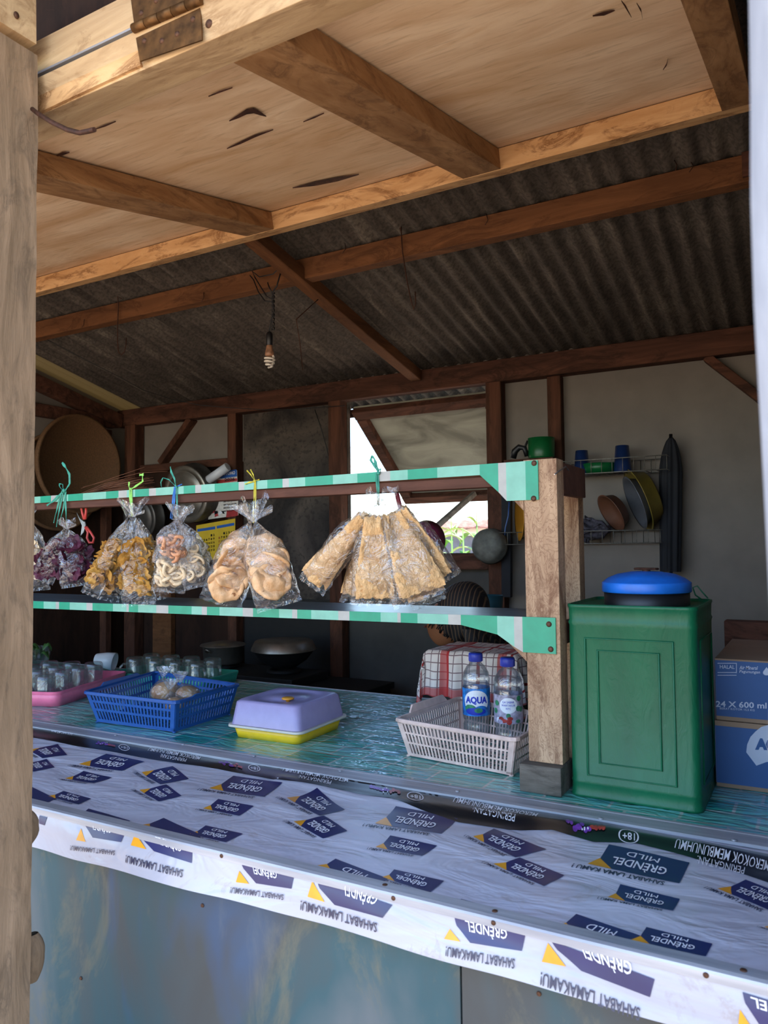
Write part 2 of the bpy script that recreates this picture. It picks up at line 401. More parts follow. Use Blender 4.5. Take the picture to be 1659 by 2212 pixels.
M_bluelid = plain('bright_blue_lid', '#1566c8', .4, 0, .1, 25, .1)
M_greenp = plain('teal_plastic', '#2f9a84', .4, 0, .05, 30, 0)
M_greenmug = plain('green_plastic', '#0b5c2e', .35, 0, .05, 30, 0)
M_lilac = plain('lilac_plastic', '#978cb2', .35, 0, .04, 30, 0)
M_yellow = plain('yellow_plastic', '#e8bc1e', .35, 0, .05, 30, 0)
M_cream = plain('cream_plastic', '#c9c1b4', .4, 0, .05, 30, 0)
M_beige = plain('dusty_pink_plastic', '#d3b7ac', .5, 0, .12, 25, .05)
M_ceramic = plain('white_ceramic', '#dfe3ea', .25, 0, .03, 20, 0)
M_capb = plain('royal_blue_cap', '#2038b0', .35, 0, .05, 40, 0)
M_lblue = plain('label_blue', '#2a7fd0', .35, 0, .35, 60, 0)
M_lwhite = plain('label_white', '#e6e8ee', .35, 0, .05, 60, 0)
M_lmix = plain('label_lilac', '#b0a8bc', .35, 0, .3, 70, 0)
M_lgreen = plain('label_green', '#3c8a62', .35, 0, .3, 90, 0)
M_alum2 = plain('dull_aluminium', '#9c9488', .38, .85, .15, 14, .1)
M_alumdark = plain('sooty_aluminium', '#5c5854', .45, .7, .25, 10, .2)
M_soot = plain('soot_black', '#15120f', .7, 0, .2, 20, .2)
M_straw = plain('bamboo_tray_weave', '#6b4c30', .8, 0, .15, 90, .5)
M_twig = plain('palm_twig', '#7a4a2c', .7, 0, .2, 40, .1)
M_red = plain('red_plastic', '#c8443c', .4, 0, .05, 30, 0)
M_steel = plain('steel', '#b8bcc0', .3, .9, .1, 30, 0)
M_cardb = plain('brown_cardboard', '#8d7560', .85, 0, .06, 10, .05)
M_boxblue = plain('carton_blue', '#17487f', .6, 0, .06, 8, 0)
M_boxwhite = plain('carton_white', '#aab4c8', .6, 0, .04, 8, 0)
M_wire = plain('plated_wire', '#7c7870', .5, .5, .2, 60, 0)
M_skin = plain('skin', '#8a5a3e', .55, 0, .06, 20, .05)
M_hair = plain('black_hair', '#0d0c10', .4, 0, .2, 60, .3)
M_shirt = plain('dark_shirt', '#15151c', .8, 0, .1, 30, .1)
M_scarf, nt, b = newmat('striped_scarf')
tc = node(nt, 'ShaderNodeTexCoord'); wv = node(nt, 'ShaderNodeTexWave'); wv.bands_direction = 'X'; wv.inputs['Scale'].default_value = 22; wv.inputs['Distortion'].default_value = 1.5; wv.inputs['Detail'].default_value = 1
nt.links.new(tc.outputs['Object'], wv.inputs[0]); nt.links.new(ramp(nt, wv.outputs['Fac'], [(.78, lin('#0c0b12')), (.9, lin('#5a4836'))]), b.inputs['Base Color']); b.inputs['Roughness'].default_value = .7
M_green = None
def tinmat():
    m, nt, b = newmat('green_enamel')
    f = noisen(nt, 5, 6, (1, 1, .4), .6); g = noisen(nt, 40, 5, (1, 1, .35), 1)
    nt.links.new(ramp(nt, f, [(.3, lin('#064a30')), (.7, lin('#0e6340'))]), b.inputs['Base Color'])
    b.inputs['Roughness'].default_value = .42; b.inputs['Specular IOR Level'].default_value = .35
    bump(nt, b, g, .5, .004); return m
M_green = tinmat()
def towelmat():
    m, nt, b = newmat('checked_towel'); tc = node(nt, 'ShaderNodeTexCoord'); sp = node(nt, 'ShaderNodeSeparateXYZ'); nt.links.new(tc.outputs['UV'], sp.inputs[0])
    def stripes(o, per, w):
        a = node(nt, 'ShaderNodeMath', operation='MULTIPLY'); a.inputs[1].default_value = per; nt.links.new(o, a.inputs[0])
        f_ = node(nt, 'ShaderNodeMath', operation='FRACT'); nt.links.new(a.outputs[0], f_.inputs[0])
        c_ = node(nt, 'ShaderNodeMath', operation='LESS_THAN'); c_.inputs[1].default_value = w; nt.links.new(f_.outputs[0], c_.inputs[0]); return c_.outputs[0]
    c = mixc(nt, stripes(sp.outputs[0], 22, .12), lin('#dcd2ce'), lin('#7a6468'))
    c = mixc(nt, stripes(sp.outputs[1], 20, .12), c, lin('#80686c'))
    c = mixc(nt, stripes(sp.outputs[0], 5.5, .08), c, lin('#9a2a2c'))
    for o, p_, w_ in ((sp.outputs[0], 3.03, .14), (sp.outputs[1], 2.04, .10)):
        s_ = stripes(o, p_, w_); k_ = node(nt, 'ShaderNodeMath', operation='MULTIPLY'); k_.inputs[1].default_value = .8; nt.links.new(s_, k_.inputs[0])
        c = mixc(nt, k_.outputs[0], c, lin('#b23030'))
    nt.links.new(c, b.inputs['Base Color']); b.inputs['Roughness'].default_value = .9; return m
M_towel = towelmat()
M_corn = plain('corn_leaf', '#5f9a3a', .6, 0, .2, 30, 0)
M_corn2 = plain('pale_corn_leaf', '#a8c47a', .6, 0, .2, 30, 0)
M_farwall = plain('far_wall_white', '#dcdcd8', .9, 0, .04, 5, 0)
M_fardark = plain('far_wall_grey', '#6a6c74', .9, 0, .15, 9, 0)
M_farroof = plain('far_roof_tile', '#8a6458', .9, 0, .25, 20, 0)
M_calb = plain('calendar_blue', '#1f5aa8', .6, 0, .05, 20, 0)
M_caly = plain('calendar_yellow', '#d8b428', .6, 0, .05, 20, 0)
M_calr = plain('calendar_red', '#a83030', .6, 0, .15, 40, 0)
M_calw = plain('calendar_white', '#d8d2c8', .6, 0, .1, 60, 0)
M_orangep = plain('orange_plastic', '#c98a2a', .45, 0, .05, 20, 0)
M_yelstr = plain('old_yellow_plastic', '#7d6c2a', .5, 0, .1, 20, 0)
M_magenta = plain('magenta_plastic', '#8c1c50', .4, 0, .1, 20, 0)
M_navyc = plain('navy_cloth', '#0d1019', .8, 0, .2, 20, .2)

# ------------------------------------------------------------------ setting
YB = 3.85; XL = -4.30; XR = .55
def roofz(y): return 2.447-.2426*(y-YB)
bm = B(); box(bm, XL, XR, 1.17, YB, -.06, 0); struct('floor', bm, M_floor)
bm = B(); surf(bm, 30, 30, lambda u, v: V((-22+44*u, -24+24.9*v, -.12+.02*noise.noise(V((u*9, v*9, 0)))))); struct('ground', bm, M_ground)
bm = B(); surf(bm, 20, 20, lambda u, v: V((-30+50*u, 4.0+28*v, -.08))); struct('ground', bm, M_ground)
# back wall with window opening
wx0, wx1, wz0, wz1 = -2.42, -1.505, 1.435, 2.32
bm = B()
box(bm, XL, -3.21, YB, YB+.03, 2.03, 2.6); box(bm, wx1, XR, YB, YB+.03, 0, 2.6)
box(bm, -3.21, wx1, YB, YB+.03, 2.36, 2.6); struct('wall_back', bm, M_wall)
bm = B(); box(bm, wx0, wx1, YB, YB+.03, 0, wz0); struct('wall_back', bm, M_darkgrey)  # board below the window, a darker grey than the cement board
bm = B(); box(bm, XL, -3.21, YB-.004, YB+.03, 0, 2.03); struct('wall_back', bm, M_brownwall)
bm = B(); box(bm, -3.21, wx0, YB-.002, YB+.03, 1.16, 2.36); struct('wall_back', bm, M_sooty)
bm = B(); box(bm, -3.21, wx0, YB-.002, YB+.03, 0, 1.16); struct('wall_back', bm, M_soot)
bm = B(); box(bm, XL-.03, XL, 1.0, YB, 2.0, 3.0); box(bm, XL-.03, XL, -.3, 1.0, 0, 3.3); struct('wall_left', bm, M_wall)
bm = B(); box(bm, XL-.03, XL, 1.0, YB, 0, 2.0); struct('wall_left', bm, M_brownwall)
bm = B(); box(bm, XR, XR+.03, 1.0, YB, 0, 3.2); struct('wall_right', bm, M_wall)
# front wall below the ledge (painted panels)
xs = at(995, 2080, 'y', 1.16).x
for a, b_ in ((XL, xs-.0015), (xs+.0015, XR)):
    bm = B(); box(bm, a, b_, 1.160, 1.172, -.1, .872, bev=.001); box(bm, a, b_, 1.172, 1.2, .84, .87); o = struct('wall_front', bm, M_panel)
bm = B()
for x, z in ((xs+.13, .795), (xs-.16, .62), (xs-.55, .78), (xs-.9, .55), (xs+.02+.14, .5)): lathe(bm, [(.004, 0), (.003, .002)], (x, 1.159, z), 10, M=Matrix.Rotation(PI/2, 3, 'X'), cap1=True)
struct('trim_1', bm, M_screw)
# boarding above the header, eave
bm = B(); box(bm, XL, XR, 1.06, 1.08, 2.53, 3.14); struct('wall_front', bm, M_brownwall)
bm = B(); box(bm, .06, XR, 1.06, 1.08, .9, 2.55); struct('wall_front', bm, M_wall)
# corrugated roof
def corr(bm, x0, x1, y0, y1, per=.078, amp=.014, th=.005):
    n = int((x1-x0)/per*8)
    def f(dz): return lambda u, v: V((x0+(x1-x0)*u, y0+(y1-y0)*v, roofz(y0+(y1-y0)*v)+amp+amp*math.sin((x0+(x1-x0)*u)/per*2*PI)+dz))
    surf(bm, n, 10, f(0)); surf(bm, n, 10, f(th), flip=True)
SPLIT = -4.13; EV = -.75  # unseen front eave, lengthened to block sky light from the ledge
bm = B(); corr(bm, SPLIT, -1.02, EV, 4.25); struct('ceiling', bm, M_roof)
bm = B(); corr(bm, -1.05, XR+.1, EV, 4.25)
for v in bm.verts: v.co.z -= .007
struct('ceiling', bm, M_roof)
bm = B(); corr(bm, -4.6, SPLIT+.03, EV, 4.25); struct('ceiling', bm, M_trans)

# ------------------------------------------------------------------ timber frame
def timber(name, label, p0, p1, w, h, m, bev=.003, cat='beam', up=(0, 0, 1), jit=0, group=None):
    bm = B(); beam(bm, p0, p1, w, h, V(up), 0, bev, jit); return tag(obj(name, bm, m), label, cat, group)
timber('purlin', 'long orange-brown purlin beam crossing under the corrugated roof above the hanging bulb', (XL+.01, 2.70, 2.674), (XR-.01, 2.70, 2.674), .06, .09, M_purlin)
ra = at(900, 850, 'y', 3.80); rb = at(506, 538, 'y', 2.3)
rx = (ra.x+rb.x)/2
timber('rafter', 'slanting rafter running down the roof beside the bulb cord', (ra.x+.02, 3.76, roofz(3.76)-.055), (rb.x+.03, 1.3, roofz(1.3)-.125), .065, .06, M_rafter, cat='rafter')
timber('wall_plate', 'dark reddish top plate beam along the back wall under the roof', (XL+.01, 3.81, 2.393), (XR-.01, 3.81, 2.388), .078, .116, M_dark)
bm = B(); beam(bm, (XL+.05, 1.1, roofz(1.1)-.1), (XL+.05, 3.76, roofz(3.76)-.10), .06, .09, V((0, 0, 1)))
tag(obj('rafter', bm, M_dark), 'dark rafter along the left wall below the translucent roof strip', 'rafter')
timber('wall_rail', 'dark horizontal rail on the left wall above the round woven tray', (XL+.03, 1.2, 2.36), (XL+.03, 3.72, 2.36), .05, .08, M_dark)
timber('corner_post', 'dark corner post where the left and back walls meet', (-4.15, 3.80, 0), (-4.15, 3.80, 2.34), .10, .085, M_darkz, cat='post', up=(0, 1, 0))
timber('wall_stud', 'dark stud on the left wall beside the round woven tray', (XL+.03, 3.66, 0), (XL+.03, 3.66, 2.3), .05, .06, M_darkz, cat='post', up=(1, 0, 0))
timber('wall_stud', 'dark stud between the pale wall and the sooty board above the calendar', (-3.25, 3.81, 0), (-3.25, 3.81, 2.34), .07, .07, M_darkz, cat='post', up=(0, 1, 0))
timber('wall_stud', 'sooty dark post along the left side of the window', (wx0-.045, 3.81, 0), (wx0-.045, 3.81, 2.34), .085, .075, M_darkz, cat='post', up=(0, 1, 0))
timber('wall_stud', 'brown post along the right side of the window', (wx1+.035, 3.81, 0), (wx1+.035, 3.81, 2.335), .085, .07, M_darkz, cat='post', up=(0, 1, 0))
timber('wall_stud', 'brown stud on the back wall above the green mug', (-1.15, 3.82, 0), (-1.15, 3.82, 2.33), .07, .055, M_darkz, cat='post', up=(0, 1, 0))
timber('wall_rail', 'dark rail on the back wall behind the hanging pots', (-4.09, 3.82, 2.03), (-3.29, 3.82, 2.03), .055, .05, M_dark)
timber('window_rail', 'dark rail under the open window', (wx0+.005, 3.82, 1.39), (wx1-.012, 3.82, 1.39), .07, .085, M_dark)
timber('diagonal_brace', 'reddish diagonal brace on the pale wall behind the palm twigs', (-3.62, 3.825, 2.34), (-3.9, 3.825, 2.06), .04, .085, M_darkz, cat='brace', up=(0, 1, 0))
timber('diagonal_brace', 'dark diagonal brace at the right end of the back wall', (-.43, 3.825, 2.335), (-.08, 3.825, 1.99), .04, .075, M_dark, cat='brace', up=(0, 1, 0))
p = at(1625, 300, 'y', 2.64); q = at(1600, 300, 'y', 2.64)
bm = B(); box(bm, q.x, q.x+.1, 2.655, 2.669, 2.64, 2.72, bev=.002); tag(obj('splice_block', bm, M_dark), 'short splice plank nailed on the right end of the purlin', 'plank')
bm = B(); box(bm, -3.97, -3.80, 3.80, 3.84, .6, 1.35, bev=.002)
tag(obj('brown_plank', bm, M_purlin), 'lighter brown plank leaning on the back wall left of the pot', 'plank')

# window shutter, propped outward
st = thing('window_shutter', 'pale board window shutter in dark frame, hinged at its top and propped open', 'shutter', (-1.95, 3.9, 2.31))
hy, hz = 3.885, 2.305; by, bz = 4.56, 1.785
def sp(x, t, d=0):
    a = V((0, by-hy, bz-hz)).normalized(); n = V((0, -a.z, a.y))
    if n.z > 0: n = -n
    return V((x, hy, hz))+a*t+n*d
LS = math.hypot(by-hy, bz-hz); sx0, sx1 = wx0+.02, wx1+.0
bm = B(); prism(bm, [sp(sx0, 0), sp(sx1, 0), sp(sx1, LS), sp(sx0, LS)], sp(0, 0, -.008)-sp(0, 0)); obj('board', bm, M_shutter, st)
for nm, a, b_ in (('frame_rail', sp(sx0, .035, .022), sp(sx1, .035, .022)), ('frame_rail', sp(sx0, LS-.035, .022), sp(sx1, LS-.035, .022)),
                  ('frame_stile', sp(sx0+.035, .07, .022), sp(sx0+.035, LS-.07, .022)), ('frame_stile', sp(sx1-.035, .07, .022), sp(sx1-.035, LS-.07, .022))):
    bm = B(); beam(bm, a, b_, .065, .042, sp(0, 0, 1)-sp(0, 0), 0, .002); obj(nm, bm, M_dark, st)
pc = at(1022, 1076, 'y', 4.48)
timber('prop_stick', 'wooden stick propping the window shutter open', (-1.87, 4.46, 1.80), (-2.06, 3.93, 1.45), .03, .03, M_block, cat='stick')
bm = B(); beam(bm, (XL-.1, 4.22, roofz(4.22)-.02), (XR, 4.22, roofz(4.22)-.02), .03, .05)
tag(obj('eave_board', bm, M_dark), 'dark eave board outside above the window', 'beam')

# outside, seen through the window
nb = thing('neighbour_building', 'low building with white wall, grey base and reddish roof edge beyond the window', 'building', (-5, 9.5, 0))
bm = B(); box(bm, -11, 3, 9.5, 11.5, 1.60, 1.70); obj('wall', bm, M_farwall, nb)
bm = B(); box(bm, -11, 3, 9.55, 11.5, -.1, 1.60); obj('wall', bm, M_fardark, nb, 'grey lower wall')
bm = B()
surf(bm, 300, 4, lambda u, v: V((-11+14*u, 9.35+.3*v, 1.70+.1*v+.02*math.sin(u*300))))
prism(bm, [(-11, 9.35, 1.69), (3, 9.35, 1.69), (3, 9.35, 1.71), (-11, 9.35, 1.71)], (0, .3, .02)); obj('roof', bm, M_farroof, nb)
def corn(x, y, h, k):
    t = thing('corn_plant', k, 'plant', (x, y, -.1), 'corn plants outside the window')
    bm = B(); tube(bm, [(x, y, -.1), (x+.02, y, h*.5), (x, y, h)], [.015, .012, .005], 6); obj('stalk', bm, M_corn, t)
    for i in range(7):
        z = h*(.45+.08*i); a = R.uniform(0, 2*PI); L = R.uniform(.22, .40); d = V((math.cos(a), math.sin(a)*.6, 0)); s = V((-d.y, d.x, 0)).normalized()
        bm = B()
        def f(u, v):
            w = .045*math.sin(PI*min(1, u*.9+.1))*(2*v-1)
            return V((x, y, z))+d*(L*u)+V((0, 0, 1))*(L*(.9*u-1.15*u*u))+s*w+V((0, 0, abs(2*v-1)*.012))
        surf(bm, 10, 2, f); surf(bm, 10, 2, lambda u, v: f(u, v)+V((0, 0, .0015)), flip=True)
        obj('leaf', bm, M_corn if i % 2 else M_corn2, t)
for i, (px, y, h) in enumerate(((950, 6.0, 1.66), (1000, 5.9, 1.62), (975, 7.0, 1.75), (1030, 7.1, 1.8), (925, 7.0, 1.7))):
    p = at(px, 1170, 'y', y); corn(p.x, y, h, 'leafy green corn plant growing outside the open window')

# ------------------------------------------------------------------ front opening: posts, header, hinge, flap
px_ = at(75, 1000, 'y', .97).x
t = thing('front_post', 'weathered grey wooden post at the left edge of the stall front', 'post', (px_-.05, .93, 0))
bm = B(); beam(bm, (px_-.05, .925, -.1), (px_-.05, .925, 2.47), .10, .09, V((0, 1, 0)), 0, 0, .0012); obj('shaft', bm, M_post, t)
be = thing('eave_beam', 'rough beam end with a nail above the left front post', 'beam', (px_-.06, .7, 2.47))
bm = B(); beam(bm, (px_-.055, -.3, 2.545), (px_-.055, .965, 2.555), .11, .13, V((0, 0, 1)), 0, 0, .0015)
bm.verts.ensure_lookup_table(); obj('timber', bm, M_header, be)
n_ = at(35, 33, 'x', px_+.001)
bm = B(); ball(bm, (px_+.002, n_.y, n_.z), .006, (.5, 1, 1.2), 10); obj('nail', bm, M_screw, be)
pr = at(1642, 700, 'y', .5).x
bm = B(); beam(bm, (pr+.05, .52, -.1), (pr+.05, .52, 3.2), .10, .09, V((0, 1, 0)), 0, 0, .0018)
tag(obj('front_post', bm, M_post2), 'pale bleached post very close at the right edge of the picture', 'post')
hd = thing('header_beam', 'rough header beam that carries the hinge above the raised flap', 'beam', (-2.2, 1.03, 2.46))
bm = B(); beam(bm, (XL+.02, 1.035, 2.4995), (XR-.02, 1.035, 2.4995), .07, .073, V((0, 0, 1)), 0, .003); obj('timber', bm, M_header, hd)
bm = B(); prism(bm, [(-3.2, 1.0, 2.463), (-1.09, .999, 2.4605), (-1.09, .999, 2.4645), (-3.2, .999, 2.470)], (0, .02, 0)); obj('metal_strip', bm, M_alu, hd)

# the flap
FA = math.atan(.2110); fy0, fz0 = 1.0, 2.372; FS = Matrix.Rotation(FA, 3, 'X')
def fl(x, s, n=0):
    return V((x, fy0, fz0)) + FS @ V((0, s, n))
FX0, FX1 = -3.3, -.115; FL = 1.275
flap = thing('raised_flap', 'large plywood shop flap on a timber frame, hinged up to form a low ceiling', 'shutter', fl(-1.7, 0))
def fbox(name, x0, x1, s0, s1, n0, n1, m, label=None):
    bm = B(); box(bm, x0, x1, s0, s1, n0, n1, bev=.002)
    for v in bm.verts: v.co = fl(v.co.x, v.co.y, v.co.z)
    return obj(name, bm, m, flap, label)
fbox('near_rail', FX0, FX1, 0, .095, 0, .07, M_header)
fbox('far_rail', FX0, FX1, 1.205, FL, 0, .062, M_flapwood)
bm = B()
def pan(dn):
    def f(u, v):
        x = FX0+.02+(FX1-FX0-.04)*u; s = .02+(FL-.03)*v
        return fl(x, s, .0622+dn+.0012*noise.noise(V((x*3, s*3, 0))))
    return f
surf(bm, 90, 40, pan(.003)); surf(bm, 90, 40, pan(.010), flip=True); panel = obj('plywood_panel', bm, M_ply, flap)
for x0, x1 in ((-.935, -.81), (-1.80, -1.675)):
    fbox('rib', x0, x1, .096, 1.204, .001, .060, M_flaprib)
fbox('end_rail', FX1-.075, FX1-.001, .096, 1.204, -.002, .063, M_flaprib)
fbox('end_rail', FX0+.001, FX0+.075, .096, 1.204, -.002, .063, M_flaprib)
# splits in the plywood: lifted curls of veneer
def onflap(px, py, n=.0650):
    # intersect the view ray with the panel plane
    nrm = FS @ V((0, 0, 1)); p0 = fl(0, 0, n); r = ray(px, py); return CP + r*((p0-CP).dot(nrm)/r.dot(nrm))
for pts, hw in (([(495, 260), (515, 250), (533, 240), (548, 238), (562, 244), (575, 250)], 5), ([(490, 320), (520, 307), (550, 293), (590, 279)], 2.2), ([(632, 405), (680, 396), (730, 386), (775, 376)], 4.5),
                ([(120, 336), (135, 331), (150, 328)], 2.5), ([(1280, 33), (1305, 28), (1328, 21)], 3), ([(1342, 0), (1352, 14), (1364, 36)], 2.5), ([(655, 262), (680, 252), (700, 243)], .8), ([(450, 207), (475, 197), (502, 188)], .9),
                ([(1375, 5), (1385, 22), (1388, 40)], 2.5), ([(205, 278), (228, 270), (250, 261)], 1), ([(1432, 150), (1440, 138), (1443, 125)], 1.6)):
    bm = B(); n = len(pts)
    def rag(sg):
        o = []
        for i, (x, y) in enumerate(pts):
            k = math.sin(PI*(i+.02)/(n-.96)); o.append(onflap(x, y+sg*hw*k, .0605))
        return o
    a, b_ = rag(-1), rag(1)
    A_ = [bm.verts.new(p) for p in a]; C_ = [bm.verts.new(p-(FS @ V((0, 0, .0025)))) for p in b_]
    for i in range(n-1): bm.faces.new((A_[i], A_[i+1], C_[i+1], C_[i]))
    obj('veneer_split', bm, M_rust2, flap)
# wood sliver plank on near rail left of the hinge + hinge
a0 = at(78, 178, 'y', .992); a1 = at(293, 84, 'y', .992); b0 = at(78, 245, 'y', .992); b1 = at(303, 140, 'y', .992)
bm = B(); prism(bm, [V((p.x, .9925, p.z)) for p in (b0, b1, a1, a0)], (0, .007, 0)); obj('facing_strip', bm, M_flapwood, flap)
hg = thing('hinge', 'rusty brass butt hinge joining the flap to the header', 'hinge', (-1.0, .99, 2.37))
def leaf(name, pts):
    bm = B(); prism(bm, [V((at(x, y, 'y', .988).x, .988, at(x, y, 'y', .988).z)) for x, y in pts], (0, .003, 0)); return obj(name, bm, M_rust, hg)
lf = leaf('lower_leaf', [(302, 132), (436, 86), (432, 8), (290, 62)])
bm = B(); lp = []
uf = leaf('upper_leaf', [(290, 55), (432, 2), (425, -45), (282, -5)])
for part_, pts in ((lf, ((310, 87), (348, 87), (381, 72), (415, 40))), (uf, ((303, 27), (336, 0)))):
    for x, y in pts:
        p = at(x, y, 'y', .986); bm = B(); lathe(bm, [(.0055, 0), (.0045, .0022), (.0012, .003)], (p.x, .988, p.z), 14, M=Matrix.Rotation(PI/2, 3, 'X'), cap1=True); obj('screw', bm, M_screw, part_)
k0 = at(288, 62, 'y', .982); k1 = at(436, -2, 'y', .982)
for i in range(5):
    bm = B(); a = k0.lerp(k1, i/5+.004); b_ = k0.lerp(k1, (i+1)/5-.004); tube(bm, [a, b_], .0085, 14); obj('knuckle', bm, M_rust, hg)
bm = B(); p = at(449, 48, 'y', .992); lathe(bm, [(.009, 0), (.008, .003), (.003, .006)], (p.x, .997, p.z), 14, M=Matrix.Rotation(PI/2, 3, 'X'), cap1=True); obj('bolt_head', bm, M_screw, flap)
bm = B(); tube(bm, [V(at(x, y, 'y', yy)) for x, y, yy in ((70, 236, .95), (80, 244, .945), (110, 263, .93), (145, 280, .92), (172, 287, .915), (192, 283, .91), (204, 280, .908))], .0045, 8)
tag(obj('bent_iron_hook', bm, M_rust2), 'bent rusty iron hook sticking out beside the left front post', 'hook')
for i, (x, y) in enumerate(((62, 1790), (74, 2070))):
    p = at(x, y, 'y', 1.0); bm = B()
    def lg(u, v, p=p, i=i):
        a = 2*PI*u; rr = .024*math.sin(PI*min(.97, max(.03, v)))**.35*(1+.12*noise.noise(V((math.cos(a), v*4, i*5))))
        return V((p.x-.006+rr*math.cos(a)*.8, 1.0+rr*math.sin(a), p.z+(.034 if i == 0 else .048)*(2*v-1)*.95))
    surf(bm, 16, 12, lg, cu=True)
    tag(obj('wood_knob', bm, M_post), ('lower' if i else 'upper')+' rounded stub of wood showing behind the left front post', 'wood stub')

# ------------------------------------------------------------------ counter, ledge, trims, banner
YI0, YI1 = 1.64, 1.705   # inner trim
YO = 1.142               # front edge of the ledge
ct = thing('counter', 'long serving counter covered with green tile-patterned vinyl', 'counter', (-1.9, 2.16, 0))
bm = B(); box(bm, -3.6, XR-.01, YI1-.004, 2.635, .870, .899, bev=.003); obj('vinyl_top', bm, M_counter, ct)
bm = B(); box(bm, -3.6, XR-.01, 2.60, 2.63, .80, .869); obj('back_rail', bm, M_dark, ct)
for x in (-3.5, -1.9, .3):
    bm = B(); box(bm, x-.03, x+.03, 2.54, 2.6, 0, .869); obj('leg', bm, M_dark, ct)
bm = B(); box(bm, -3.6, -.01, 2.636, 2.645, .84, .9005, bev=.001); obj('edge_strip', bm, M_alu, ct)
lg = thing('ledge', 'narrow front ledge board under the printed banner', 'shelf', (-1.9, 1.4, .86))
bm = B(); box(bm, -3.6, XR-.01, YO+.006, YI1-.006, .862, .888, bev=.002); obj('board', bm, M_dark, lg)
def hb(x, y):
    t = (y-1.16)/.48
    w = .0022*noise.noise(V((x*3, y*9, 0)))+.0016*noise.noise(V((x*7+3, y*16, 2)))
    w += .006*math.exp(-((y-1.575+.02*math.sin(x*5))/.022)**2)*(.5+.5*noise.noise(V((x*5, 1, 1)))) * (1 if x > -1.2 else .4)
    return .8975+w*min(1, max(0, t*4))*1.5
OF1, OF2 = .0013, .0022
bm = B()
surf(bm, 420, 60, lambda u, v: V((-3.4+3.9*u, YO+.004+(YI0+.006-YO-.004)*v, hb(-3.4+3.9*u, YO+.004+(YI0+.006-YO-.004)*v))), 0)
def onb(px, py, off):
    p = at(px, py, 'z', .9); y = max(YO+.008, min(YI0+.003, p.y)); x = p.x
    return V((x, y, hb(x, y)+off))
def bil(c, s, t):
    a = (c[0][0]*(1-s)+c[1][0]*s, c[0][1]*(1-s)+c[1][1]*s); b_ = (c[3][0]*(1-s)+c[2][0]*s, c[3][1]*(1-s)+c[2][1]*s)
    return a[0]*(1-t)+b_[0]*t, a[1]*(1-t)+b_[1]*t
def flag(bm, c, pt, big=True, txt=True, wave=0.):
    """one printed motif; c = TL,TR,BR,BL in the photo; pt maps px to the cloth"""
    def q(s, t, o): return pt(*bil(c, s, t+wave*math.sin(s*6)), o)
    # navy field: left-bottom corner cut on a slant
    def field(u, v):
        t = v; s0 = 0 if t < .62 else .16*(t-.62)/.38*1.25
        return q(s0+(1-s0)*u, t, OF1)
    surf(bm, 14, 8, field, 1)
    g = [bm.verts.new(q(s, t, OF1)) for s, t in ((-.09, .97), (-.0, .60), (.20, 1.0))]
    bm.faces.new(g).material_index = 2
    if not txt: return
    # rotated by 180 degrees: the text's origin is at the right, its up is down the cloth
    write(bm, 'GR\u00c8NDEL', lambda u, v: q(.80-u*.66, .46+.40*v, OF2), 3, .012)
    write(bm, 'MILD', lambda u, v: q(.66-u*.40, .14+.20*v, OF2), 3)
    write(bm, 'SAHABAT LAMA KAMU !', lambda u, v: q(.84-u*1.08, 1.06+(.15 if big else .17)*v, OF1), 4, .018)
def cr(ox, oy, s):
    return lambda *pts: [(ox+x/s, oy+y/s) for x, y in pts]
c1, c2, c3 = cr(50, 1540, 2.765), cr(600, 1640, 2.765), cr(1100, 1700, 2.968)
FL_ = [c1((207, 182), (262, 250), (115, 268), (35, 222)), c1((140, 272), (187, 322), (60, 350), (15, 300)),
       c1((497, 245), (724, 290), (590, 340), (350, 308)), c1((360, 340), (530, 378), (420, 415), (262, 390)),
       c1((893, 315), (990, 388), (820, 425), (712, 357)), c1((855, 427), (947, 493), (810, 525), (700, 460)),
       c1((1255, 370), (1548, 415), (1440, 500), (1135, 455)), c1((1165, 515), (1377, 555), (1290, 605), (1090, 568)),
       c1((240, 463), (405, 505), (330, 542), (160, 498)), c1((1090, 665), (1313, 718), (1210, 767), (1010, 722)),
       c2((235, 175), (400, 295), (250, 340), (65, 240)), c2((275, 340), (415, 430), (270, 470), (105, 380)),
       c2((705, 275), (1077, 345), (975, 445), (610, 390)), c2((672, 457), (952, 512), (860, 570), (605, 530)),
       c2((695, 655), (993, 720), (910, 790), (645, 708)), c2((1290, 405), (1605, 530), (1420, 585), (1185, 470)), c2((1445, 585), (1712, 690), (1590, 757), (1310, 632)),
       c3((640, 365), (1155, 475), (1090, 608), (548, 505)), c3((712, 615), (1093, 700), (1050, 782), (665, 712)),
       c3((1515, 585), (1800, 690), (1690, 790), (1360, 655)), c3((880, 893), (1303, 1000), (1260, 1078), (815, 985)),
       c3((1720, 850), (1900, 900), (1850, 960), (1650, 890))]
for i, c in enumerate(FL_): flag(bm, c, onb, i % 2 == 0)
for c in (c1((35, 430), (195, 508), (80, 560), (-60, 480)), c1((390, 567), (640, 640), (560, 700), (330, 620)), c1((840, 620), (1070, 725), (1000, 790), (700, 680)),
          c2((345, 592), (660, 708), (580, 760), (260, 642)), c2((1095, 828), (1510, 942), (1400, 990), (1040, 870)), c3((430, 810), (840, 945), (790, 1000), (320, 900)), c3((1535, 1158), (1800, 1225), (1760, 1260), (1490, 1190))):
    flag(bm, c, onb, txt=False)
# clipped MILD words by the edge trim
for c in (c2((345, 592), (660, 708), (580, 760), (260, 642)), c3((430, 810), (840, 945), (790, 1000), (320, 900))):
    write(bm, 'MILD', lambda u, v, c=c: onb(*bil(c, .70-u*.42, .30+.4*v), OF2), 3)
